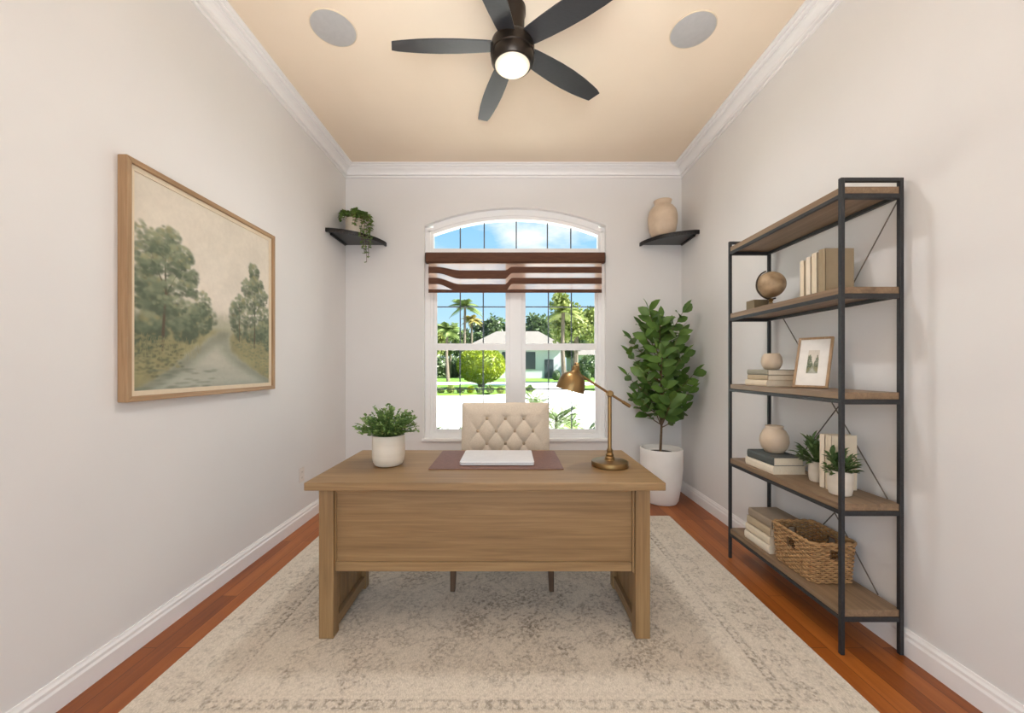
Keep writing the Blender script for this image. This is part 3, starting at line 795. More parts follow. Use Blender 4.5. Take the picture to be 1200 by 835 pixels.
# ------------------------------------------------------------------ ceiling fan and speakers
def fan():
    cx, cy = .012, 2.16; hb = EYE + 1.80
    o = thing('ceiling_fan', 'black five blade flush ceiling fan with a lit round lamp', 'ceiling fan', (cx, cy, ZC))
    MB().lathe([(.075, ZC - .0005), (.075, ZC - .035), (.068, ZC - .05), (.066, hb + .045)], cx, cy, 0, 40).build('canopy', M['fanbody'], o, smooth=True)
    MB().lathe([(.07, hb + .05), (.098, hb + .035), (.118, hb + .018), (.124, hb - .005), (.124, hb - .045), (.119, hb - .05)], cx, cy, 0, 48).build('motor_housing', M['fanbody'], o, smooth=True)
    MB().lathe([(.119, hb - .049), (.121, hb - .062), (.118, hb - .085), (.106, hb - .104), (.098, hb - .106)], cx, cy, 0, 48).build('light_rim', M['fanbody'], o, smooth=True)
    MB().lathe([(.098, hb - .100), (.097, hb - .108), (.085, hb - .119), (.06, hb - .126), (.03, hb - .129), (.002, hb - .13)], cx, cy, 0, 48).build('lamp_lens', M['lens'], o, smooth='all')
    for ang in (180, 108, 36, -36, -108):
        a = math.radians(ang)
        # outline in the blade's own frame: s along, w across
        Rr = .69; prof = []
        ss = [.085, .14, .22, .32, .42, .52, .60, .655]
        up = [.046, .053, .060, .066, .067, .062, .053, .045]
        n = len(ss)
        top = list(zip(ss, up)) + [(Rr - .022, .042)]
        bot = [(s, -h) for s, h in zip(ss, up)] + [(Rr, -.034)]
        outline = top + bot[::-1]
        mb = MB(); th = .007; pitch = math.radians(-11)
        vs = []
        for dz in (-th / 2, th / 2):
            for s, w in outline:
                x, y, z = s, w * math.cos(pitch), w * math.sin(pitch) + dz
                vs.append((cx + x * math.cos(a) - y * math.sin(a), cy + x * math.sin(a) + y * math.cos(a), hb + .004 + z))
        k = len(outline)
        fs = [tuple(range(k)), tuple(range(k, 2 * k))] + [(i, (i + 1) % k, k + (i + 1) % k, k + i) for i in range(k)]
        mb.add(vs, fs); mb.build('blade', M['blade'], o, bevel=.002)
fan()
for (x, y, lab) in ((-1.052, 2.285, 'round flush ceiling speaker above the landscape painting side of the fan'), (1.092, 2.297, 'round flush ceiling speaker above the bookshelf side of the fan')):
    o = thing('ceiling_speaker', lab, 'speaker', (x, y, ZC), 'flush ceiling speakers')
    MB().lathe([(.124, ZC - .0003), (.131, ZC - .0003), (.131, ZC - .004), (.129, ZC - .006), (.126, ZC - .006), (.126, ZC - .0003)], x, y, 0, 48, caps=False).build('trim_ring', M['liner'], o, smooth=True)
    MB().lathe([(.1255, ZC - .001), (.1255, ZC - .005), (.12, ZC - .0062), (.02, ZC - .0075)], x, y, 0, 48).build('grille', M['grille'], o, smooth=True)

# ------------------------------------------------------------------ corner shelves with their ornaments
SZ = 2.478
def corner_shelf(xw, sgn, lx, ly, label):
    o = thing('corner_shelf', label, 'shelf', (xw, YB, SZ), 'black corner shelves')
    pts = [(0, 0)]; n = 24
    g = .0015
    def pt(u, v): return (xw + sgn * (g + u), YB - g - v)
    # front edge bulging a little beyond the straight line between its two ends
    ctl = []
    for i in range(n + 1):
        t = i / n; u = lx * t; v = ly * (1 - t)
        b = .36 * math.sin(PI * t) ** .75
        ctl.append((u + ly * b * .5, v + lx * b * .5))
    out = [pt(0, 0)] + [pt(*c) for c in ctl][::-1]
    MB().prism(out, 'Z', SZ + .004, SZ + .026).build('board', M['black'], o, bevel=.003)
    inn = [pt(c[0] * .93, c[1] * .93) for c in ctl][::-1]
    edge = MB(); 
    oo = [pt(c[0], c[1]) for c in ctl]; ii = [pt(c[0] * .955, c[1] * .955) for c in ctl]
    for i in range(n): edge.prism([oo[i], oo[i + 1], ii[i + 1], ii[i]], 'Z', SZ - .010, SZ + .026)
    edge.build('front_lip', M['black'], o, bevel=.002)
    cleat = MB().box(*sorted((xw + sgn * .004, xw + sgn * .02)), YB - ly * .8, YB - .03, SZ - .010, SZ + .004)
    cleat.build('cleat', M['black'], o)
corner_shelf(XL, 1, .415, .43, 'black corner shelf holding the trailing potted plant')
corner_shelf(XR, -1, .425, .375, 'black corner shelf holding the sand coloured vase')
STOP = SZ + .0265

def pot_profile(r, h, t=.006, base=.82, lip=0):
    return [(r * base * .9, 0), (r * base, .006), (r * (base + .12), h * .18), (r, h * .45), (r, h * .97), (r - t * .3, h), (r - t * .8, h), (r - t, h * .95), (r - t, h * .86)]

def trailing_plant():
    cx, cy, z = -1.497, 3.71, STOP + .0005; r, h = .088, .165
    o = thing('trailing_plant', 'small trailing green plant in cream pot on a black corner shelf', 'potted plant', (cx, cy, z))
    MB().lathe(pot_profile(r, h, base=.78), cx, cy, z, 32).build('pot', M['ceramic'], o, smooth=True)
    MB().lathe([(r - .008, h * .85), (.03, h * .88), (.001, h * .89)], cx, cy, z, 24).build('soil', M['soil'], o)
    rr = random.Random(5); st = MB(); lf = MB()
    def strand(az, out, drop, n=14, lift=.05, xx=0):
        pts = []
        p0 = Vector((cx + .03 * math.cos(az), cy + .03 * math.sin(az), z + h * .88))
        for i in range(n + 1):
            t = i / n
            rad = .03 + out * min(1, t * 2.2) ** .8
            zz = z + h * .88 + lift * math.sin(min(t * 3.0, PI * .6)) - drop * max(t - .28, 0) ** 1.15 / .72
            pts.append(Vector((cx + rad * math.cos(az) + .006 * math.sin(t * 14 + az * 7), cy + rad * math.sin(az) + .005 * math.cos(t * 11), zz)))
        st.tube(pts, .0022, 5)
        for i, p in enumerate(pts):
            if i < 2: continue
            for q in range(2):
                d = Vector((rr.uniform(-1, 1), rr.uniform(-1, 1), rr.uniform(-.3, .7))); d += Vector((math.cos(az), math.sin(az), 0)) * .5
                lf.leaf(p, d, (0, 0, 1), rr.uniform(.026, .04), rr.uniform(.02, .03), .2)
    for k in range(26):
        az = rr.uniform(0, 2 * PI)
        strand(az, rr.uniform(.03, .10), rr.uniform(-.02, .05), 9, rr.uniform(.04, .10))
    for az, out, dr in ((-.75, .19, .50), (-.85, .19, .42), (-.65, .185, .45), (-.55, .18, .33), (-.95, .185, .30), (-.35, .15, .16), (-1.2, .15, .15), (-2.2, .11, .07)):
        strand(az, out, dr, 17, .05)
    for p in range(80):
        a = rr.uniform(0, 2 * PI); q = rr.uniform(0, .095)
        lf.leaf((cx + q * math.cos(a), cy + q * math.sin(a), z + h * .9 + rr.uniform(0, .07)), (math.cos(a), math.sin(a), rr.uniform(.1, 1)), (0, 0, 1), .036, .027)
    st.build('stems', M['bark'], o); lf.build('foliage', M['leaft'], o, smooth='all')
trailing_plant()
def big_vase():
    cx, cy, z = 1.468, 3.70, STOP + .0005; s = .345
    pr = [(.085, 0), (.10, .006), (.122, .06), (.134, .13), (.135, .19), (.124, .245), (.098, .282), (.078, .296), (.074, .306), (.078, .33), (.084, .343), (.078, .345), (.070, .33), (.068, .30), (.10, .27), (.12, .19), (.10, .04)]
    o = MB().lathe(pr, cx, cy, z, 40).build('vase', M['vase'], origin=(cx, cy, z), smooth='all')
    tag(o, 'round sand coloured vase with a short neck on a black corner shelf', 'vase')
big_vase()

# ------------------------------------------------------------------ potted plants
def desk_plant():
    cx, cy, z = -.640, 2.02, DT + .0005; r, h = .083, .158
    o = thing('desk_plant', 'bushy small leaved green plant in cream ribbed pot on the desk', 'potted plant', (cx, cy, z))
    MB().lathe([(r * .72, 0), (r * .84, .005), (r * .95, .022), (r, .05), (r, h - .003), (r - .002, h), (r - .006, h), (r - .008, h - .02)], cx, cy, z, 40).build('pot', M['stone'], o, smooth=True)
    MB().lathe([(r - .008, h - .022), (.001, h - .014)], cx, cy, z, 24).build('soil', M['soil'], o)
    rr = random.Random(9); st = MB(); lf = MB()
    for k in range(190):
        az = rr.uniform(0, 2 * PI); el = math.asin(rr.uniform(.02, 1)) ; L = rr.uniform(.10, .152) * (1.0 if el < .9 else .98)
        d = Vector((math.cos(az) * math.cos(el), math.sin(az) * math.cos(el), math.sin(el) * .95))
        p0 = Vector((cx + .035 * math.cos(az) * rr.random(), cy + .035 * math.sin(az) * rr.random(), z + h - .02))
        pts = [p0 + d * (L * t) * Vector((1, 1, 1)).x + Vector((0, 0, .035 * math.sin(t * PI * .6))) for t in (0, .35, .7, 1)]
        st.tube(pts, .0015, 4)
        for t in (.35, .5, .62, .74, .86, .95, 1.0):
            p = p0 + d * (L * t) + Vector((0, 0, .035 * math.sin(t * PI * .6)))
            for s in (0, 1):
                dd = Vector((rr.uniform(-1, 1), rr.uniform(-1, 1), rr.uniform(-.3, .8))) + d * .6
                lf.leaf(p, dd, (0, 0, 1), rr.uniform(.012, .018), rr.uniform(.011, .016), .1)
    st.build('stems', M['leafs'], o); lf.build('foliage', M['leafs'], o, smooth='all')
desk_plant()

def floor_plant():
    cx, cy, z = 1.405, 3.575, .0005
    o = thing('potted_tree', 'tall leafy green plant in a large white pot by the corner', 'potted plant', (cx, cy, z))
    h = .500; r = .187
    MB().lathe([(.120, 0), (.135, .004), (.150, .03), (.172, .16), (.188, .32), (r, h - .05), (r + .002, h - .01), (r - .002, h), (r - .012, h), (r - .017, h - .012), (r - .018, h - .045)], cx, cy, z, 48).build('pot', M['whitepot'], o, smooth=True)
    MB().lathe([(r - .018, h - .05), (.10, h - .042), (.001, h - .035)], cx, cy, z, 32).build('soil', M['soil'], o)
    rr = random.Random(21); st = MB(); lf = MB()
    tp = lambda t: Vector((cx - .005 + .012 * math.sin(t * 5), cy + .01 * math.sin(t * 4 + 1), z + h - .05 + t * 1.12))
    st.tube([tp(i / 12) for i in range(13)], [.013 - .009 * i / 12 for i in range(13)], 8)
    def sprig(p0, d, L, n, up0=.35, sc=1.0):
        d = Vector(d).normalized(); pts = []
        for i in range(9):
            t = i / 8; pts.append(p0 + d * (L * t) + Vector((0, 0, up0 * L * t * t)))
        st.tube(pts, [.0055 - .004 * i / 8 for i in range(9)], 6)
        for i in range(n):
            t = .30 + .70 * i / max(n - 1, 1)
            p = p0 + d * (L * t) + Vector((0, 0, up0 * L * t * t))
            tan = (d + Vector((0, 0, 2 * up0 * t))).normalized()
            side = tan.cross(Vector((0, 0, 1))); 
            if side.length < .1: side = tan.cross(Vector((0, 1, 0)))
            side.normalize()
            s = 1 if i % 2 else -1
            dd = tan * .55 + side * s * .8 + Vector((0, -.15, rr.uniform(-.25, .25)))
            ln = rr.uniform(.12, .165) * sc * (1 - .15 * abs(t - .6))
            lf.leaf(p, dd, Vector((d.x * .8, -.75 + d.y * .4, .75)) + Vector((rr.uniform(-.4, .4), rr.uniform(-.3, .3), rr.uniform(-.3, .3))), ln, ln * rr.uniform(.52, .62), rr.uniform(.1, .3), .2)
        lf.leaf(pts[-1], d + Vector((0, 0, 2 * up0)), Vector((0, -.5, 1)), .13 * sc, .062 * sc, .15)
    # three stems fork low on the trunk, then many side sprigs
    def clampd(p, d, L):
        e = p + Vector(d).normalized() * L
        return e
    spec = []
    for k in range(34):
        t = .20 + .76 * (k + .5) / 34
        az = k * 2.39996 + rr.uniform(-.3, .3)
        spread = .30 * (1 - abs(t - .5) * .85) + .05
        spec.append((t, az, spread * rr.uniform(.78, 1.12)))
    for t, az, L in spec:
        dx, dy = math.cos(az), math.sin(az)
        # keep clear of the two walls
        p = tp(t)
        if dx > 0: L = min(L, max(.10, (XR - .12 - p.x) / max(dx, .25)))
        if dy > 0: L = min(L, max(.08, (YB - .12 - p.y) / max(dy, .25)))
        el = .45 + .9 * max(t - .5, 0)
        sprig(p, (dx, dy, el), L, 7 if L > .2 else 5)
    for a in (-2.3, -.4, -1.3, 2.6): 
        p = tp(.22); sprig(p, (math.cos(a) * .42, math.sin(a) * .3, 1), .34, 6, .1)
    sprig(tp(.93), (.03, -.05, 1), .2, 8, .02, .95); sprig(tp(.9), (-.3, -.1, 1), .19, 6, .05, .95); sprig(tp(.88), (.34, -.15, 1), .18, 6, .05, .95)
    st.build('branches', M['bark'], o, smooth=True); lf.build('foliage', M['leaf'], o, smooth='all')
floor_plant()

# ------------------------------------------------------------------ brass desk lamp
def lamp():
    cx, cy, z = .515, 1.99, DT + .0005
    o = thing('desk_lamp', 'aged brass desk lamp with a domed shade and angled arm', 'lamp', (cx, cy, z))
    MB().lathe([(.088, 0), (.093, .003), (.094, .022), (.091, .027), (.086, .029), (.028, .033), (.024, .04)], cx, cy, z, 48).build('base', M['brass'], o, smooth=True)
    MB().lathe([(.024, .038), (.026, .044), (.019, .052), (.021, .060), (.014, .070), (.016, .082), (.0115, .09), (.010, .095), (.010, .385)], cx, cy, z, 24).build('pole', M['brass'], o, smooth=True)
    zj = z + .395
    q = lambda px, py: Vector(((px - 598) / F * cy, cy, EYE - (py - 430) / F * cy))
    j = Vector((cx, cy, q(714.5, 461).z))
    ry = Matrix.Rotation(PI / 2, 4, 'X')
    kn = MB().lathe([(.012, -.02), (.017, -.016), (.018, 0), (.017, .016), (.012, .02)], j.x, j.y, j.z, 20, ry); kn.build('joint', M['brass'], o, smooth=True)
    e0, e1 = q(738.5, 476), q(680, 439)
    MB().tube([e0, j, e1], .0064, 10).build('arm', M['brass'], o, smooth=True)
    dv = (e0 - j).normalized()
    MB().tube([e0 - dv * .045, e0], .0088, 12).build('counterweight', M['brass'], o, smooth=True)
    # shade: domed, tipped towards the sitter; axis runs from the top neck down to the mouth
    top = q(676.5, 424.5); tilt = math.radians(15)
    rot = Matrix.Rotation(tilt, 4, 'Y')
    L = .148; 
    c = top
    outer = [(.004, .0), (.010, -.002), (.014, -.009), (.013, -.018), (.018, -.021), (.0195, -.026), (.0195, -.046), (.025, -.053), (.042, -.061), (.057, -.075), (.067, -.097), (.0725, -.124), (.074, -.150)]
    inner = [(.072, -.150), (.0705, -.124), (.065, -.099), (.055, -.078), (.040, -.064), (.02, -.057), (.002, -.056)]
    sh = MB().lathe(outer + inner[:1], c.x, c.y, c.z, 40, rot); s = sh.build('lamp_shade', M['brass'], o, smooth=True, angle=50)
    # open the mouth: drop the cap faces the turning closed
    bm = bmesh.new(); bm.from_mesh(s.data); caps = [f for f in bm.faces if len(f.verts) > 10 and f.calc_area() > .004]; bmesh.ops.delete(bm, geom=caps, context='FACES'); bm.to_mesh(s.data); bm.free()
    si = MB().lathe(inner, c.x, c.y, c.z, 40, rot).build('shade_lining', M['brassin'], s, smooth='all')
    bm = bmesh.new(); bm.from_mesh(si.data); caps = [f for f in bm.faces if len(f.verts) > 10 and f.calc_area() > .004]; bmesh.ops.delete(bm, geom=caps, context='FACES'); bm.to_mesh(si.data); bm.free()
    bl = MB().lathe([(.012, -.060), (.013, -.075), (.022, -.092), (.024, -.105), (.018, -.118), (.002, -.124)], c.x, c.y, c.z, 20, rot); bl.build('bulb', M['plate'], s, smooth='all')
    fork = MB()
    a = rot @ Vector((0, 0, -.012)) + c; b = rot @ Vector((.0, 0, -.035)) + c
    ry2 = rot @ Matrix.Rotation(PI / 2, 4, 'X')
    MB().lathe([(.008, -.024), (.011, -.02), (.011, .02), (.008, .024)], a.x, a.y, a.z, 16, ry2).build('swivel_knob', M['brass'], o, smooth=True)
    yk = MB().tube([e1, e1 + Vector((-.004, -.0, .008)), b + Vector((.012, 0, .004))], .006, 8); yk.build('yoke', M['brass'], o, smooth=True)
lamp()

# ------------------------------------------------------------------ bookshelf
BX0, BX1, BY0, BY1 = 1.435, 1.708, 1.665, 2.53
SH = [.195, .655, 1.140, 1.600, 2.035]
def bookshelf():
    o = thing('bookshelf', 'open black metal bookshelf with five brown wood shelves against the wall', 'bookshelf', ((BX0 + BX1) / 2, (BY0 + BY1) / 2, 0.0005))
    p = .017; ztop = 2.073
    posts = [(BX0, BY0), (BX0, BY1 - p), (BX1 - p, BY0), (BX1 - p, BY1 - p)]
    for x, y in posts:
        MB().box(x, x + p, y, y + p, .0005, ztop).build('post', M['steel'], o, bevel=.002)
    for y in (BY0, BY1 - p): MB().box(BX0 + p, BX1 - p, y, y + p, ztop - p, ztop).build('top_rail', M['steel'], o, bevel=.002)
    for i, z in enumerate(SH):
        MB().prism([(BX0 + .004, BY0 + p + .0005), (BX0 + p + .0005, BY0 + p + .0005), (BX0 + p + .0005, BY0 + .004), (BX1 - p - .0005, BY0 + .004), (BX1 - p - .0005, BY0 + p + .0005), (BX1 - .006, BY0 + p + .0005), (BX1 - .006, BY1 - p - .0005), (BX1 - p - .0005, BY1 - p - .0005), (BX1 - p - .0005, BY1 - .004), (BX0 + p + .0005, BY1 - .004), (BX0 + p + .0005, BY1 - p - .0005), (BX0 + .004, BY1 - p - .0005)], 'Z', z - .030, z).build('shelf_board', M['shelfwood'], o, bevel=.002)
        fr = MB(); h0, h1 = z - .048, z - .0305
        fr.box(BX0 + .001, BX0 + .016, BY0 + p, BY1 - p, h0, h1); fr.box(BX1 - .022, BX1 - .004, BY0 + p, BY1 - p, h0, h1)
        fr.box(BX0 + p, BX1 - p, BY0 + .002, BY0 + p + .004, h0 - .004, h1); fr.box(BX0 + p, BX1 - p, BY1 - p - .004, BY1 - .002, h0 - .004, h1)
        fr.build('shelf_frame', M['steel'], o, bevel=.0015)
    xr = BX1 - .003
    for (ya, za), (yb, zb) in (((1.685, 1.99), (1.955, 1.60)), ((2.40, 1.555), (1.735, .655)), ((1.955, 1.095), (2.315, .655)), ((2.12, .61), (1.78, .195)), ((1.92, .61), (2.25, .195))):
        MB().tube([(xr, ya, za), (xr, yb, zb)], .0028, 6).build('brace_rod', M['rod'], o)
bookshelf()

def book(label, mat, x0, x1, y0, y1, z0, z1, upright=False, group=None, yaw=0):
    """hard-bound book, spine towards the room; lying or standing"""
    o = thing('book', label, 'book', ((x0 + x1) / 2, (y0 + y1) / 2, z0), group)
    t = .0025; ins = .004
    cv = MB(); pg = MB()
    if upright:
        cv.box(x0, x1, y0, y0 + t, z0, z1); cv.box(x0, x1, y1 - t, y1, z0, z1)
        sp = [(x0 - .004, (y0 + y1) / 2 + (y1 - y0) * .22), (x0 - .004, (y0 + y1) / 2 - (y1 - y0) * .22), (x0, y0), (x0 + t, y0), (x0 + t, y1), (x0, y1)]
        cv.prism(sp, 'Z', z0, z1)
        pg.box(x0 + t, x1 - ins, y0 + t, y1 - t, z0 + .002, z1 - ins)
    else:
        cv.box(x0, x1, y0, y1, z0, z0 + t); cv.box(x0, x1, y0, y1, z1 - t, z1)
        zm = (z0 + z1) / 2; q = (z1 - z0) * .22
        sp = [(x0 - .004, zm + q), (x0 - .004, zm - q), (x0, z0), (x0 + t, z0), (x0 + t, z1), (x0, z1)]
        cv.prism(sp, 'Y', y0, y1)
        pg.box(x0 + t, x1 - ins, y0 + ins, y1 - ins, z0 + t, z1 - t)
    cv.build('cover', M[mat], o); pg.build('pages', M['pages'], o)
    if yaw:
        o.rotation_euler.z = yaw
    return o

# shelf two from the top: globe and standing books
z = SH[3] + .0006
def globe():
    cx, cy = 1.545, 2.278
    o = thing('desk_globe', 'small antique tan globe on a stand on the bookshelf', 'globe', (cx, cy, z))
    MB().lathe([(.056, 0), (.058, .005), (.056, .012), (.046, .017), (.016, .022), (.012, .03)], cx, cy, z, 32).build('base', M['globebase'], o, smooth=True)
    MB().lathe([(.013, .028), (.009, .036), (.014, .046), (.010, .056)], cx, cy, z, 20).build('stem', M['brass'], o, smooth=True)
    c = Vector((cx, cy, z + .138)); r = .077
    s = MB(); pr = [(max(r * math.sin(PI * i / 20), .0005), -r * math.cos(PI * i / 20)) for i in range(21)]
    tl = Matrix.Rotation(math.radians(-20), 4, 'Y')
    s.lathe(pr, c.x, c.y, c.z, 36, tl); s.build('sphere', M['globe'], o, smooth='all')
    ar = []
    for i in range(25):
        a = math.radians(-90 - 20 - 180 * i / 24 + 20) ; a = math.radians(-70 - 180 * i / 24 - 0)
        ar.append((c.x + (r + .008) * math.cos(a), c.y, c.z + (r + .008) * math.sin(a)))
    MB().tube(ar, .0042, 8).build('meridian_arm', M['globestand'], o, smooth=True)
globe()
tag(MB().box(1.487, 1.572, 2.342, 2.422, z, z + .062).build('wooden_box', M['globebase'], origin=(1.53, 2.38, z), bevel=.003), 'small olive brown box just behind the tan globe', 'box')
bz = z
xs0 = 1.530
g1 = 'standing books beside the globe'
book('thin cream book standing closest to the globe', 'bk_cream', xs0, xs0 + .13, 2.000, 2.028, bz, bz + .205, True, g1)
book('thin cream book second from the globe in the standing row', 'bk_cream2', xs0, xs0 + .13, 1.958, 1.988, bz, bz + .213, True, g1)
book('thin ivory book standing against the thick taupe book', 'bk_cream', xs0, xs0 + .135, 1.918, 1.950, bz, bz + .222, True, g1)
book('thick taupe book at the end of the standing row', 'bk_taupe', xs0 + .002, xs0 + .142, 1.868, 1.908, bz, bz + .228, True, g1)

# shelf three: stacked books, small vase, leaning picture
z = SH[2] + .0006
g2 = 'books stacked under the small cup vase'
book('cream book at the bottom of the stack under the small cup vase', 'bk_cream', 1.462, 1.640, 2.185, 2.385, z, z + .034, False, g2)
book('tan book in the middle of the stack under the small cup vase', 'bk_tan', 1.470, 1.632, 2.190, 2.375, z + .0345, z + .063, False, g2)
book('sage grey book on top of the stack under the small cup vase', 'bk_grey', 1.470, 1.636, 2.190, 2.378, z + .0635, z + .095, False, g2)
def small_vase(cx, cy, z, s, name, label):
    pr = [(.030, 0), (.038, .003), (.050, .022), (.055, .046), (.051, .072), (.042, .090), (.037, .095), (.033, .094), (.036, .085), (.047, .065), (.045, .03), (.03, .008)]
    o = MB().lathe([(a * s, b * s) for a, b in pr], cx, cy, z, 36).build(name, M['vase'], origin=(cx, cy, z), smooth='all')
    return tag(o, label, 'vase')
small_vase(1.555, 2.285, z + .0957, 1.0, 'vase', 'small round tan cup vase on three stacked books')
def photo_frame():
    bl = Vector((1.500, 2.045, z)); yaw = math.radians(-56)
    w, h, t = .152, .278, .014; lean = math.radians(19)
    o = thing('picture_frame', 'light wood picture frame leaning on a shelf with a small landscape print', 'picture frame', bl)
    ex = Vector((math.cos(yaw), math.sin(yaw), 0)); nb = Vector((-math.sin(yaw), math.cos(yaw), 0))   # nb points to the back
    ez = (Vector((0, 0, 1)) * math.cos(lean) + nb * math.sin(lean)); en = ex.cross(ez); en = en if en.dot(nb) > 0 else -en
    def W(a, b, c): return bl + ex * a + ez * b + en * c + Vector((0, 0, .0055))
    def slab(mb, a0, a1, b0, b1, c0, c1):
        vs = [W(a, b, c) for a in (a0, a1) for b in (b0, b1) for c in (c0, c1)]
        mb.add(vs, [(0, 1, 3, 2), (4, 6, 7, 5), (0, 4, 5, 1), (2, 3, 7, 6), (0, 2, 6, 4), (1, 5, 7, 3)])
    f = .011; fr = MB()
    slab(fr, 0, w, 0, f, 0, t); slab(fr, 0, w, h - f, h, 0, t); slab(fr, 0, f, f, h - f, 0, t); slab(fr, w - f, w, f, h - f, 0, t)
    fr.build('frame', M['framewoodz'], o, bevel=.001)
    mt = MB(); slab(mt, f, w - f, f, h - f, .005, .008); mt.build('mat_board', M['mat'], o)
    im = paint_array(60)
    a0, a1, b0, b1 = w * .34, w * .66, h * .28, h * .74
    canvas([W(a0, b0, .0045), W(a1, b0, .0045), W(a0, b1, .0045)], im, 'print', o)
    bk = MB(); slab(bk, f, w - f, f, h - f, .008, .013); bk.build('backing', M['framewoodz'], o)
    st = MB(); p = W(w / 2, h * .6, t); q = Vector((p.x, p.y, z + .001)) + nb * .055
    st.tube([p, q], .004, 6); st.build('easel_strut', M['framewoodz'], o)
photo_frame()

# shelf four: two books, round vase, two potted plants, standing books
z = SH[1] + .0006
g3 = 'books stacked under the round vase'
book('cream book under the slate green book and round vase', 'bk_cream2', 1.458, 1.640, 2.125, 2.375, z, z + .046, False, g3)
book('slate green book lying under the round vase', 'bk_dark', 1.462, 1.630, 2.13, 2.365, z + .0465, z + .092, False, g3)
def round_vase():
    cx, cy, zz = 1.557, 2.265, z + .0927
    pr = [(.036, 0), (.046, .003), (.066, .03), (.075, .066), (.072, .098), (.058, .128), (.046, .140), (.044, .148), (.047, .156), (.043, .158), (.038, .150), (.038, .138), (.052, .12), (.064, .08), (.05, .02)]
    o = MB().lathe(pr, cx, cy, zz, 36).build('vase', M['vase'], origin=(cx, cy, zz), smooth='all')
    tag(o, 'round tan vase with a small collar on the slate green book', 'vase')
round_vase()
g4 = 'cream books standing between the two small plants'
book('cream book standing beside the smaller potted succulent', 'bk_cream2', 1.548, 1.66, 1.892, 1.922, z, z + .262, True, g4)
book('cream book standing against the larger potted succulent', 'bk_cream', 1.548, 1.672, 1.852, 1.886, z, z + .265, True, g4)
def succulent(cx, cy, r, h, ht, n, seed, label, ymin=0, ymax=9):
    o = thing('potted_succulent', label, 'potted plant', (cx, cy, z), 'small potted plants on the bookshelf')
    MB().lathe([(r * .78, 0), (r * .88, .003), (r * .96, h * .2), (r, h * .5), (r, h - .003), (r - .003, h), (r - .006, h - .012)], cx, cy, z, 32).build('pot', M['stone'], o, smooth=True)
    MB().lathe([(r - .006, h - .014), (.001, h - .008)], cx, cy, z, 20).build('soil', M['soil'], o)
    rr = random.Random(seed); lf = MB()
    for k in range(n):
        az = k * 2.39996 + rr.uniform(-.3, .3); q = (k + .5) / n
        el = math.radians(80 - 72 * q + rr.uniform(-8, 8))
        stem = ht * (.55 + .45 * (1 - q)) * rr.uniform(.8, 1.05)
        d = Vector((math.cos(az) * math.cos(el), math.sin(az) * math.cos(el), math.sin(el)))
        p = Vector((cx, cy, z + h - .012)) + Vector((math.cos(az), math.sin(az), 0)) * r * .3 * q
        if cx + d.x * stem > BX1 - .02: d.x *= .35; d.normalize()
        e = p + d * stem
        if e.y < ymin + .014: d.y *= .1; d.normalize()
        if e.y > ymax - .014: d.y *= .1; d.normalize()
        lf.leaf(p, d, (0, 0, 1), stem, .022, .18, .5)
        for m in range(5):
            t = .35 + .13 * m; pp = p + d * stem * t
            dd = d + Vector((rr.uniform(-1, 1), rr.uniform(-1, 1), rr.uniform(-.3, .6))) * .8
            e = pp + dd.normalized() * stem * .42
            if ymin < e.y < ymax and e.x < BX1 - .01: lf.leaf(pp, dd, (0, 0, 1), stem * .42, .018, .2, .5)
    lf.build('foliage', M['leafa'], o, smooth='all')
succulent(1.606, 2.005, .041, .105, .145, 30, 3, 'smaller potted succulent beside the standing cream books', 1.926, 9)
succulent(1.546, 1.800, .048, .112, .112, 28, 6, 'larger potted succulent at the near end of the lower shelf', 0, 1.846)

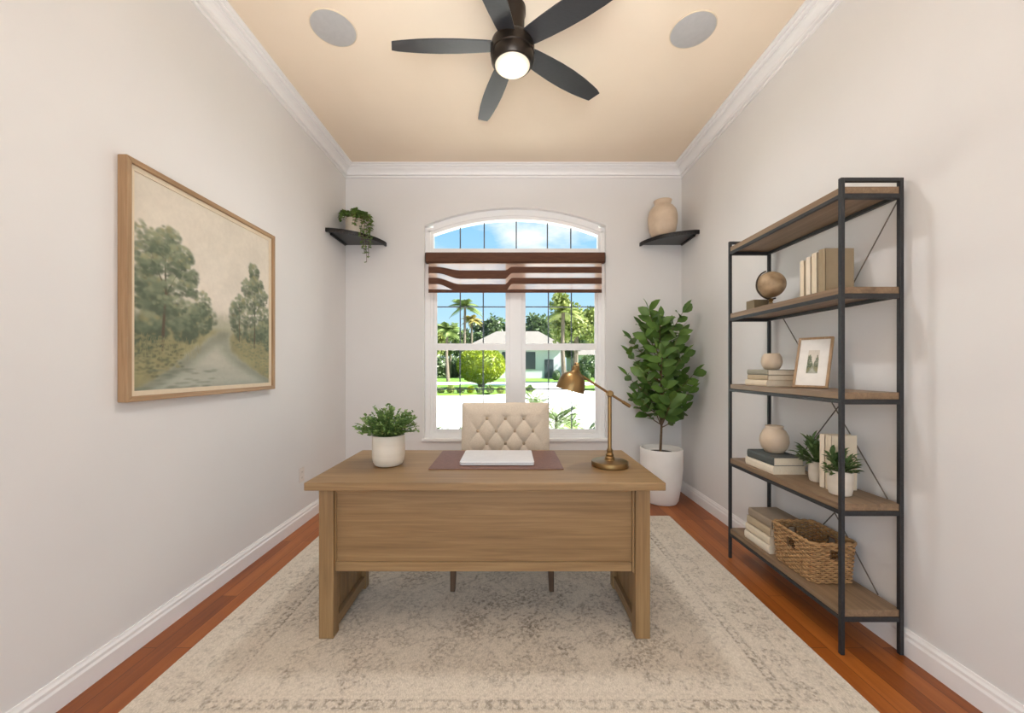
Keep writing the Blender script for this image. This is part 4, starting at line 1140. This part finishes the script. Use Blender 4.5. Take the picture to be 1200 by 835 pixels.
# bottom shelf: stack of books and wicker basket
z = SH[0] + .0006
g5 = 'books stacked beside the wicker basket'
for k, (mt, lab, a, b, c, d) in enumerate((('bk_cream2', 'ivory book at the bottom of the stack beside the wicker basket', 1.462, 1.640, 2.166, 2.392),
        ('bk_cream', 'cream book second from the bottom beside the wicker basket', 1.466, 1.636, 2.168, 2.388),
        ('bk_tan', 'tan book third from the bottom beside the wicker basket', 1.470, 1.640, 2.168, 2.380),
        ('bk_brown', 'brown grey book topping the stack beside the wicker basket', 1.476, 1.646, 2.164, 2.376))):
    book(lab, mt, a, b, c, d, z + k * .0475, z + k * .0475 + .047, False, g5)
def basket():
    x0, x1, y0, y1 = 1.462, 1.685, 1.862, 2.148; h = .205
    o = thing('wicker_basket', 'rectangular honey wicker basket with cut out handles on the bottom shelf', 'basket', ((x0 + x1) / 2, (y0 + y1) / 2, z))
    def loop(ins, n=132):
        a0, a1, b0, b1, r = x0 + ins, x1 - ins, y0 + ins, y1 - ins, .03
        segs = []; lx, ly = a1 - a0 - 2 * r, b1 - b0 - 2 * r; arc = PI * r / 2
        P = 2 * (lx + ly) + 4 * arc; out = []
        for k in range(n):
            s = P * k / n
            for kind in range(4):
                L1 = (ly, lx, ly, lx)[kind]
                if s < L1:
                    if kind == 0: p = (a0, b1 - r - s, -1, 0)
                    elif kind == 1: p = (a0 + r + s, b0, 0, -1)
                    elif kind == 2: p = (a1, b0 + r + s, 1, 0)
                    else: p = (a1 - r - s, b1, 0, 1)
                    out.append(p + (kind, s / L1)); break
                s -= L1
                if s < arc:
                    cx, cy, a = ((a0 + r, b0 + r, PI), (a1 - r, b0 + r, 1.5 * PI), (a1 - r, b1 - r, 0), (a0 + r, b1 - r, .5 * PI))[kind]
                    a += s / arc * PI / 2
                    out.append((cx + r * math.cos(a), cy + r * math.sin(a), math.cos(a), math.sin(a), -1, 0)); break
                s -= arc
        return out
    rows = 19; wv = MB(); n = 132
    for rI in range(rows):
        zz = z + .006 + (h - .022) * rI / (rows - 1)
        ins = .010 * (1 - rI / rows)
        base = loop(ins, n); pts = []
        hole = rows - 7 <= rI <= rows - 4
        runs = [[]]
        for k, (x, y, nx, ny, side, t) in enumerate(base):
            w = .0042 * math.sin(2 * PI * k / 6 + (PI if rI % 2 else 0))
            p = (x + nx * w, y + ny * w, zz + .0008 * math.sin(k * 1.7 + rI))
            gap = hole and ((side in (0, 2) and .40 < t < .64) or (side in (1, 3) and .36 < t < .64))
            if gap:
                if runs[-1]: runs.append([])
            else: runs[-1].append(p)
        if not hole: wv.tube(runs[0], .0049, 6, closed=True)
        else:
            runs = [q for q in runs if len(q) > 1]
            for q in runs: wv.tube(q, .0049, 6)
    wv.build('wicker_weave', M['wicker'], o, smooth='all')
    stk = MB(); b0, b1 = loop(.010, n), loop(.0, n)
    for k in range(0, n, 3):
        side, t = b1[k][4], b1[k][5]
        A = Vector((b0[k][0], b0[k][1], z + .002)); B = Vector((b1[k][0], b1[k][1], z + h - .012))
        if (side in (0, 2) and .40 < t < .64) or (side in (1, 3) and .36 < t < .64):
            stk.tube([A, A.lerp(B, .62)], .003, 5); stk.tube([A.lerp(B, .86), B], .003, 5)
        else: stk.tube([A, B], .003, 5)
    stk.build('wicker_stakes', M['wickerd'], o)
    rm = MB(); lp = loop(-.002, 96)
    for ph in range(2):
        rm.tube([(x + nx * .004 * math.cos(k * .8 + ph * PI), y + ny * .004 * math.cos(k * .8 + ph * PI), z + h - .008 + .004 * math.sin(k * .8 + ph * PI)) for k, (x, y, nx, ny, s, t) in enumerate(lp)], .0058, 6, closed=True)
    rm.build('rim', M['wicker'], o, smooth='all')
    bl = loop(.013, 64)
    MB().prism([(p[0], p[1]) for p in bl], 'Z', z + .0005, z + .008).build('floor_panel', M['wickerd'], o)
    zc0, zc1 = z + .006 + (h - .022) * (rows - 7.7) / (rows - 1), z + .006 + (h - .022) * (rows - 3.3) / (rows - 1)
    for side in range(4):
        pts = [p for p in loop(.002, 400) if p[4] == side and ((side in (0, 2) and .40 < p[5] < .64) or (side in (1, 3) and .36 < p[5] < .64))]
        a, b = pts[0], pts[-1]
        ring = [(a[0], a[1], zc0), (b[0], b[1], zc0), (b[0], b[1], zc1), (a[0], a[1], zc1)]
        rp = []
        for i in range(4):
            p, q = Vector(ring[i]), Vector(ring[(i + 1) % 4])
            for t in (.08, .5, .92): rp.append(p.lerp(q, t))
        MB().tube(rp, .0042, 6, closed=True).build('handle', M['wickerd'], o, smooth='all')
basket()

# ------------------------------------------------------------------ outdoors
GZ = -.15
at = lambda px, d: (px - 598) / F * d
hz = lambda py, d: EYE - (py - 430) / F * d
def ground(name, mat, poly, z0, z1, label, cat):
    struct(MB().prism(poly, 'Z', z0, z1).build(name, M[mat]), label, cat)
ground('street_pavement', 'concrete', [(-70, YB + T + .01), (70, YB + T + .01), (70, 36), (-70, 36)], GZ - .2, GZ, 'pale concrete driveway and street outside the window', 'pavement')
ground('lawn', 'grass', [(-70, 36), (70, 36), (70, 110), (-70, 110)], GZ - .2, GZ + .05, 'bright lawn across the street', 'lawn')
def island(x0, x1, y0, y1, name, label, tipdir):
    pts = []
    r = (y1 - y0) / 2
    if tipdir > 0:
        pts = [(x0, y0)] + [(x1 - r * 1.2 + r * 1.2 * math.cos(a), (y0 + y1) / 2 + r * math.sin(a)) for a in np.linspace(-PI / 2, PI / 2, 14)] + [(x0, y1)]
    else:
        pts = [(x1, y1)] + [(x0 + r * 1.2 - r * 1.2 * math.cos(a), (y0 + y1) / 2 + r * math.sin(a)) for a in np.linspace(PI / 2, -PI / 2, 14)] + [(x1, y0)]
    ground(name, 'grass', pts, GZ, GZ + .09, label, 'lawn')
island(-40, at(630, 22.5), 18.6, 29, 'lawn_island', 'grass island around the round lime shrub', 1)
island(at(668, 24), 40, 21, 29, 'lawn_verge', 'grass verge beyond the desk lamp in the window', -1)
GI = GZ + .09

def scatter(mb, rr, c, rad, n, size, flatten=1.0, shell=.55, up=.4):
    c = Vector(c)
    for _ in range(n):
        v = Vector((rr.gauss(0, 1), rr.gauss(0, 1), rr.gauss(0, 1))).normalized()
        q = shell + (1 - shell) * rr.random()
        p = c + Vector((v.x * rad[0], v.y * rad[1], v.z * rad[2])) * q
        d = (v + Vector((rr.uniform(-1, 1), rr.uniform(-1, 1), rr.uniform(-1, 1))) * .9).normalized()
        s = size * rr.uniform(.7, 1.3)
        w = d.cross(Vector((rr.uniform(-1, 1), rr.uniform(-1, 1), up))).normalized()
        mb.add([p - d * s * .5, p + w * s * .28, p + d * s * .5, p - w * s * .28], [(0, 1, 2, 3)])
def lump(c, rad, seed, amp=.08, n=20, m=28, freq=2.5):
    mb = MB(); vs = []
    for i in range(n + 1):
        for k in range(m):
            a = PI * i / n; b = 2 * PI * k / m
            v = Vector((math.sin(a) * math.cos(b), math.sin(a) * math.sin(b), -math.cos(a)))
            f = 1 + amp * mnoise.noise(v * freq + Vector((seed, 0, 0)))
            vs.append((c[0] + v.x * rad[0] * f, c[1] + v.y * rad[1] * f, c[2] + v.z * rad[2] * f))
    fs = [(i * m + k, i * m + (k + 1) % m, (i + 1) * m + (k + 1) % m, (i + 1) * m + k) for i in range(n) for k in range(m)]
    mb.add(vs, fs); return mb
# round clipped shrub
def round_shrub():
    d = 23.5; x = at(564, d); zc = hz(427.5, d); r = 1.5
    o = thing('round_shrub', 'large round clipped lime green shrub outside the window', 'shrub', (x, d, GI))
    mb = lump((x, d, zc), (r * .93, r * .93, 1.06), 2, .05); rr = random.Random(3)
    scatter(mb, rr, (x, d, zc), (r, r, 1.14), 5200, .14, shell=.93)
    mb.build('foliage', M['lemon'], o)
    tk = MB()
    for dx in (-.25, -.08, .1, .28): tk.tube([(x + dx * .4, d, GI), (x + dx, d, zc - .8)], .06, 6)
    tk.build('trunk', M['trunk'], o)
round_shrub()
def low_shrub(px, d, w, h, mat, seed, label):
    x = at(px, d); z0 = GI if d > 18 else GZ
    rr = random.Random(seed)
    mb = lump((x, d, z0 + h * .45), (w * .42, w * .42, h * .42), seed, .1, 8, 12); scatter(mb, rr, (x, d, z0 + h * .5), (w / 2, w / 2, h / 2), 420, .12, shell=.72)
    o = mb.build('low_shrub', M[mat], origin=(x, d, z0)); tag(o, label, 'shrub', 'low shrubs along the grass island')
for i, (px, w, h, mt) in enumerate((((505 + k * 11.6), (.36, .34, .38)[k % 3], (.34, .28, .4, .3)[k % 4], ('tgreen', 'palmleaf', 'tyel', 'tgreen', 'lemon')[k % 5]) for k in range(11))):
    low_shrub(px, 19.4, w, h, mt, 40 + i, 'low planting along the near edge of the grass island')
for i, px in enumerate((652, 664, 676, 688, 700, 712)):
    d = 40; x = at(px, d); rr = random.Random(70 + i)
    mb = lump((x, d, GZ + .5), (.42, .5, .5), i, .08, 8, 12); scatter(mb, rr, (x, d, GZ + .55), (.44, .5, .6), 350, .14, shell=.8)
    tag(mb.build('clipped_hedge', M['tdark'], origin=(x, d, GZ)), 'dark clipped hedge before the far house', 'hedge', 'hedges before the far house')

def tree(px, d, top, wpx, mat, seed, label, low=None, trunk=True, n=2200, size=None):
    x = at(px, d); zt = hz(top, d); w = wpx / F * d; zl = hz(low, d) if low else zt * .35
    o = thing('garden_tree', label, 'tree', (x, d, GZ + .05), 'trees across the street')
    rr = random.Random(seed); mb = MB(); h = zt - zl
    for k in range(16):
        c = (x + rr.uniform(-.32, .32) * w, d + rr.uniform(-.32, .32) * w, zl + h * rr.uniform(.2, .82))
        s = rr.uniform(.16, .27)
        scatter(mb, rr, c, (w * s, w * s, h * s * .9), n // 16, size or (.011 * d), shell=.3)
    mb.build('crown', M[mat], o)
    tk = MB(); tk.tube([(x, d, GZ + .05), (x + .1, d, zl + h * .2), (x, d, zl + h * .6)], [w * .05, w * .04, w * .015], 7)
    for k in range(3):
        a = rr.uniform(0, 6.28); tk.tube([(x + .08, d, zl + h * .15), (x + math.cos(a) * w * .22, d + math.sin(a) * w * .22, zl + h * .55)], [w * .025, w * .01], 5)
    tk.build('trunk', M['trunk'], o)
def palm(px, d, top, wpx, mat, seed, label, nf=16):
    x = at(px, d); zt = hz(top, d); L = wpx / F * d * .55
    o = thing('palm_tree', label, 'palm tree', (x, d, GZ + .05), 'palm trees across the street')
    hub = zt - L * .45; rr = random.Random(seed)
    MB().tube([(x + .1, d, GZ + .05), (x - .05, d, hub * .5), (x, d, hub)], [.17, .13, .12], 8).build('trunk', M['trunk'], o)
    mb = MB()
    for k in range(nf):
        az = k * 2.39996; el = rr.uniform(-.15, 1.1); lean = Vector((math.cos(az), math.sin(az), 0))
        pts = []
        for i in range(11):
            t = i / 10; rad = L * t * math.cos(el * .8); zz = hub + L * (t * math.sin(el) - .55 * t * t)
            pts.append(Vector((x, d, 0)) + lean * rad + Vector((0, 0, zz)))
        mb.tube(pts, .02, 4)
        side = Vector((-lean.y, lean.x, 0))
        for i in range(1, 11):
            for j in (0, .5):
                p = pts[i - 1].lerp(pts[i], j)
                ll = L * .28 * math.sin(PI * min((i + j) / 11 + .08, 1)) + .05; tan = (pts[i] - pts[i - 1]).normalized()
                for s in (-1, 1):
                    e = p + side * s * ll + tan * ll * .5 - Vector((0, 0, ll * .45)); wv = tan * (.035 + .02 * L)
                    mb.add([p - wv, p + wv, e], [(0, 1, 2)])
    mb.build('fronds', M[mat], o)
# planting across the street
T_ = [(505, 40, 378, 40, 'tyel', 'broad yellow green tree seen at the window edge'), (486, 46, 372, 42, 'tdark', 'dark tree beyond the window edge'),
      (527, 47, 384, 34, 'tgreen', 'fresh green tree behind the tall palm'), (542, 70, 386, 26, 'tdark', 'darker tree behind the golden palm'),
      (572, 60, 368, 36, 'tdark', 'dark tree rising behind the grey roof near the round shrub'), (592, 70, 374, 30, 'tgreen', 'green tree rising behind the middle of the grey roof'),
      (610, 78, 376, 26, 'tdark', 'dark tree mostly hidden behind the window mullion'), (630, 60, 366, 36, 'tdark', 'rounded dark tree above the grey roof beyond the mullion'),
      (650, 66, 372, 30, 'tgreen', 'green tree between the roof and the large yellow green tree'), (674, 30, 342, 60, 'tyel', 'large yellow green tree with a pale trunk across the street'),
      (706, 34, 352, 46, 'tgreen', 'green tree at the window edge behind the lamp'), (728, 44, 360, 50, 'tdark', 'dark tree beyond the window edge past the lamp'),
      (462, 56, 372, 46, 'tgreen', 'green tree far past the window edge'), (672, 54, 392, 30, 'tdark', 'low dark tree behind the large yellow green tree')]
for i, (px, d, top, wpx, mt, lab) in enumerate(T_):
    tree(px, d, top, wpx, mt, 100 + i, lab, low={674: 404, 668: 424}.get(px, 420), n=5200 if px == 674 else 2800)
for i, px in enumerate((455, 483, 511, 539, 567, 595, 623, 651, 679, 707, 735)):
    tree(px, (84, 88)[i % 2], (380, 374, 383)[i % 3], 23, ('tgreen', 'tdark', 'tyel')[i % 3], 500 + i, 'tree in the far row closing the view behind the houses', low=422, n=1500)
for i, (px, d, wpx) in enumerate(((498, 52, 22), (515, 56, 22), (532, 52, 20), (690, 50, 22), (708, 54, 22), (724, 50, 20), (481, 56, 22))):
    x = at(px, d); rr = random.Random(300 + i); w = wpx / F * d
    mb = MB(); zc = GZ + 1.4
    mb = lump((x, d, zc), (w * .45, 1.2, 1.3), i, .1, 8, 12); scatter(mb, rr, (x, d, zc), (w * .55, 1.4, 1.6), 700, .4, shell=.75)
    tag(mb.build('tall_shrub', M['tdark'], origin=(x, d, GZ)), 'dark understory shrub below the trees across the street', 'shrub', 'understory shrubs across the street')
palm(545, 40, 348, 40, 'palmleaf', 1, 'tall palm across the street in the upper sash', 18)
palm(524, 36.3, 376, 38, 'palmleaf', 2, 'lower palm across the street at the window edge', 18)
palm(553, 44, 368, 26, 'gold', 3, 'golden palm across the street beside the tall palm', 18)
palm(660, 25.5, 354, 44, 'tyel', 4, 'palm growing into the large yellow green tree', 18)
# far house
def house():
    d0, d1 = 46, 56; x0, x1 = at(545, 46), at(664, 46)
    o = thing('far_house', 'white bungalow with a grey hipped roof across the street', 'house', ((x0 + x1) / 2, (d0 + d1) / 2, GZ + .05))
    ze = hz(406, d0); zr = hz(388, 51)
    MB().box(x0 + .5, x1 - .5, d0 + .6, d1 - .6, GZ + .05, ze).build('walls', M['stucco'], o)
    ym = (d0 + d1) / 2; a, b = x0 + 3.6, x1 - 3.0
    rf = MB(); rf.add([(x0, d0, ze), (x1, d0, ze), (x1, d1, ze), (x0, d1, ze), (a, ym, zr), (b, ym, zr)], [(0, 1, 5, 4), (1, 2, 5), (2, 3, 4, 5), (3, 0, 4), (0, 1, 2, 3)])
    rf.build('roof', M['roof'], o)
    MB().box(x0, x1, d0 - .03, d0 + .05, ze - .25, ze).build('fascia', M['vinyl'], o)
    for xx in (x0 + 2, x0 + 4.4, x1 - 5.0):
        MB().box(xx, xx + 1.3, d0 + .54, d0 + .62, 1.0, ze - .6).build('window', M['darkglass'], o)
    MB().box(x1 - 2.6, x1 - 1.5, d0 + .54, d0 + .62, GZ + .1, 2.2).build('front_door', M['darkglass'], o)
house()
def house2():
    d0 = 62; x0, x1 = at(672, d0), at(760, d0); o = thing('far_house', 'white house with dark windows behind the hedges past the lamp', 'house', ((x0 + x1) / 2, d0 + 4, GZ + .05))
    MB().box(x0, x1, d0, d0 + 8, GZ + .05, 3.2).build('walls', M['stucco'], o)
    rf = MB(); rf.add([(x0 - .5, d0 - .5, 3.2), (x1 + .5, d0 - .5, 3.2), (x1 + .5, d0 + 8.5, 3.2), (x0 - .5, d0 + 8.5, 3.2), (x0 + 3, d0 + 4, 4.8), (x1 - 3, d0 + 4, 4.8)], [(0, 1, 5, 4), (1, 2, 5), (2, 3, 4, 5), (3, 0, 4), (0, 1, 2, 3)])
    rf.build('roof', M['roof'], o)
    for k in range(4): MB().box(x0 + 1 + k * 2.6, x0 + 2.4 + k * 2.6, d0 - .05, d0 + .03, .6, 2.5).build('window', M['darkglass'], o)
house2()
# ferny plants close under the window
def fern(px, d, top, wpx, seed, label, mat='palmleaf', nf=18):
    x = at(px, d); zt = hz(top, d); L = wpx / F * d * .68; rr = random.Random(seed)
    o = thing('fern_palm', label, 'garden plant', (x, d, GZ), 'garden plants under the window')
    hub = zt - L * .70; mb = MB()
    MB().tube([(x, d, GZ), (x + .01, d, hub)], [.025, .02], 7).build('stem', M['trunk'], o)
    for k in range(nf):
        az = k * 2.39996 + rr.uniform(-.2, .2); el = rr.uniform(.25, 1.25); lean = Vector((math.cos(az), math.sin(az), 0)); pts = []
        Lk = L * rr.uniform(.75, 1.05); drop = rr.uniform(0, .55) * L
        for i in range(13):
            t = i / 12; pts.append(Vector((x, d, hub - drop)) + lean * Lk * t * math.cos(el * .75) + Vector((0, 0, Lk * (t * math.sin(el) - .38 * t * t))))
        mb.tube(pts, .004, 4); side = Vector((-lean.y, lean.x, 0))
        for i in range(2, 13):
            for j in (0, .5):
                p = pts[i - 1].lerp(pts[i], j); tan = (pts[i] - pts[i - 1]).normalized(); ll = Lk * .24 * math.sin(PI * min((i + j) / 14 + .05, 1)) + .012
                for s in (-1, 1):
                    e = p + side * s * ll + tan * ll * .7 - Vector((0, 0, ll * .15)); wv = tan * .009
                    mb.add([p - wv, p + (e - p) * .5 + wv, e, p + (e - p) * .5 - wv], [(0, 1, 2, 3)])
    mb.build('fronds', M[mat], o)
fern(651, 5.7, 458, 62, 1, 'leaning frond plant just beyond the glass beside the chair back', 'tgreen', 22)
fern(686, 4.75, 482, 58, 2, 'low spreading frond plant just beyond the glass below the lamp shade', 'palmleaf', 24)
fern(628, 7.2, 448, 36, 3, 'taller frond plant just beyond the glass beside the mullion', 'tgreen')
fern(668, 6.6, 478, 30, 7, 'small frond plant close to the glass between larger ones', 'tgreen')
fern(533, 4.9, 494, 26, 4, 'low frond plant showing only its tips above the sill beside the chair', 'tgreen')
fern(511, 5.6, 494, 20, 5, 'small frond plant showing its tips at the sill corner', 'tgreen')

# ------------------------------------------------------------------ sky, sun, lamps
def world():
    w = bpy.data.worlds.new('sky'); bpy.context.scene.world = w; w.use_nodes = True; nt = w.node_tree
    bg = nt.nodes['Background']
    t = nt.nodes.new('ShaderNodeTexCoord'); sp = nt.nodes.new('ShaderNodeSeparateXYZ'); nt.links.new(t.outputs['Generated'], sp.inputs[0])
    sky = ramp(nt, sp.outputs['Z'], [(0.0, lin(228, 241, 252)), (0.13, lin(180, 220, 248)), (0.38, lin(142, 200, 242)), (1.0, lin(110, 172, 232))])
    mp = nt.nodes.new('ShaderNodeMapping'); mp.inputs['Scale'].default_value = (1.0, 1.0, 2.3); mp.inputs['Location'].default_value = CLOUD
    nt.links.new(t.outputs['Generated'], mp.inputs['Vector'])
    n = N(nt, 'ShaderNodeTexNoise', Scale=3.1, Detail=7, Roughness=.55); nt.links.new(mp.outputs[0], n.inputs['Vector'])
    c = ramp(nt, n.outputs['Fac'], [(0.53, (0, 0, 0, 1)), (0.68, (1, 1, 1, 1))])
    mx = N(nt, 'ShaderNodeMix', data_type='RGBA'); nt.links.new(c, mx.inputs['Factor']); nt.links.new(sky, mx.inputs['A']); mx.inputs['B'].default_value = (1, 1, 1, 1)
    nt.links.new(mx.outputs['Result'], bg.inputs['Color']); bg.inputs['Strength'].default_value = SKY
CLOUD = (2.1, .8, .1); SKY = 1.15
world()
def light(name, kind, loc, energy, col, rot=(0, 0, 0), **kw):
    l = bpy.data.lights.new(name, kind); l.energy = energy; l.color = col
    for k, v in kw.items(): setattr(l, k, v)
    o = bpy.data.objects.new(name, l); C.objects.link(o); o.location = loc; o.rotation_euler = rot
    return o
light('sun', 'SUN', (20, 0, 30), 25, (1, .96, .88), (math.radians(48), 0, math.radians(78)), angle=math.radians(1.0))
# light from the next room through the wide opening; plus an unseen area light added to brighten the ceiling
light('adjoining_room_light', 'AREA', (0.02, YR - .05, 1.3), 35, (.90, .955, 1), (math.radians(80), 0, 0), shape='RECTANGLE', size=2.2, size_y=2.4)
light('added_ceiling_fill', 'AREA', (0.03, -.75, 1.8), 25, (.95, .975, 1), (math.radians(132), 0, 0), shape='DISK', size=1.8, spread=math.radians(68))
light('fan_lamp', 'AREA', (.012, 2.16, EYE + 1.80 - .133), 15, (.95, .97, 1), (0, 0, 0), shape='DISK', size=.19)

# ------------------------------------------------------------------ camera
cam = bpy.data.cameras.new('camera'); co = bpy.data.objects.new('camera', cam); C.objects.link(co)
co.location = (0, 0, EYE); co.rotation_euler = (PI / 2, 0, 0)
cam.sensor_fit = 'HORIZONTAL'; cam.sensor_width = 36; cam.lens = F / 1200 * 36
cam.shift_x = 2 / 1200; cam.shift_y = 12.5 / 1200; cam.clip_start = .05; cam.clip_end = 300
sc = bpy.context.scene; sc.camera = co
sc.view_settings.view_transform = 'Standard'; sc.view_settings.look = 'None'; sc.view_settings.gamma = 1
sc.view_settings.use_curve_mapping = False; sc.view_settings.exposure = 0.08
sc.cycles.max_bounces = 10; sc.cycles.diffuse_bounces = 6; sc.cycles.transparent_max_bounces = 16
sc.cycles.use_denoising = True
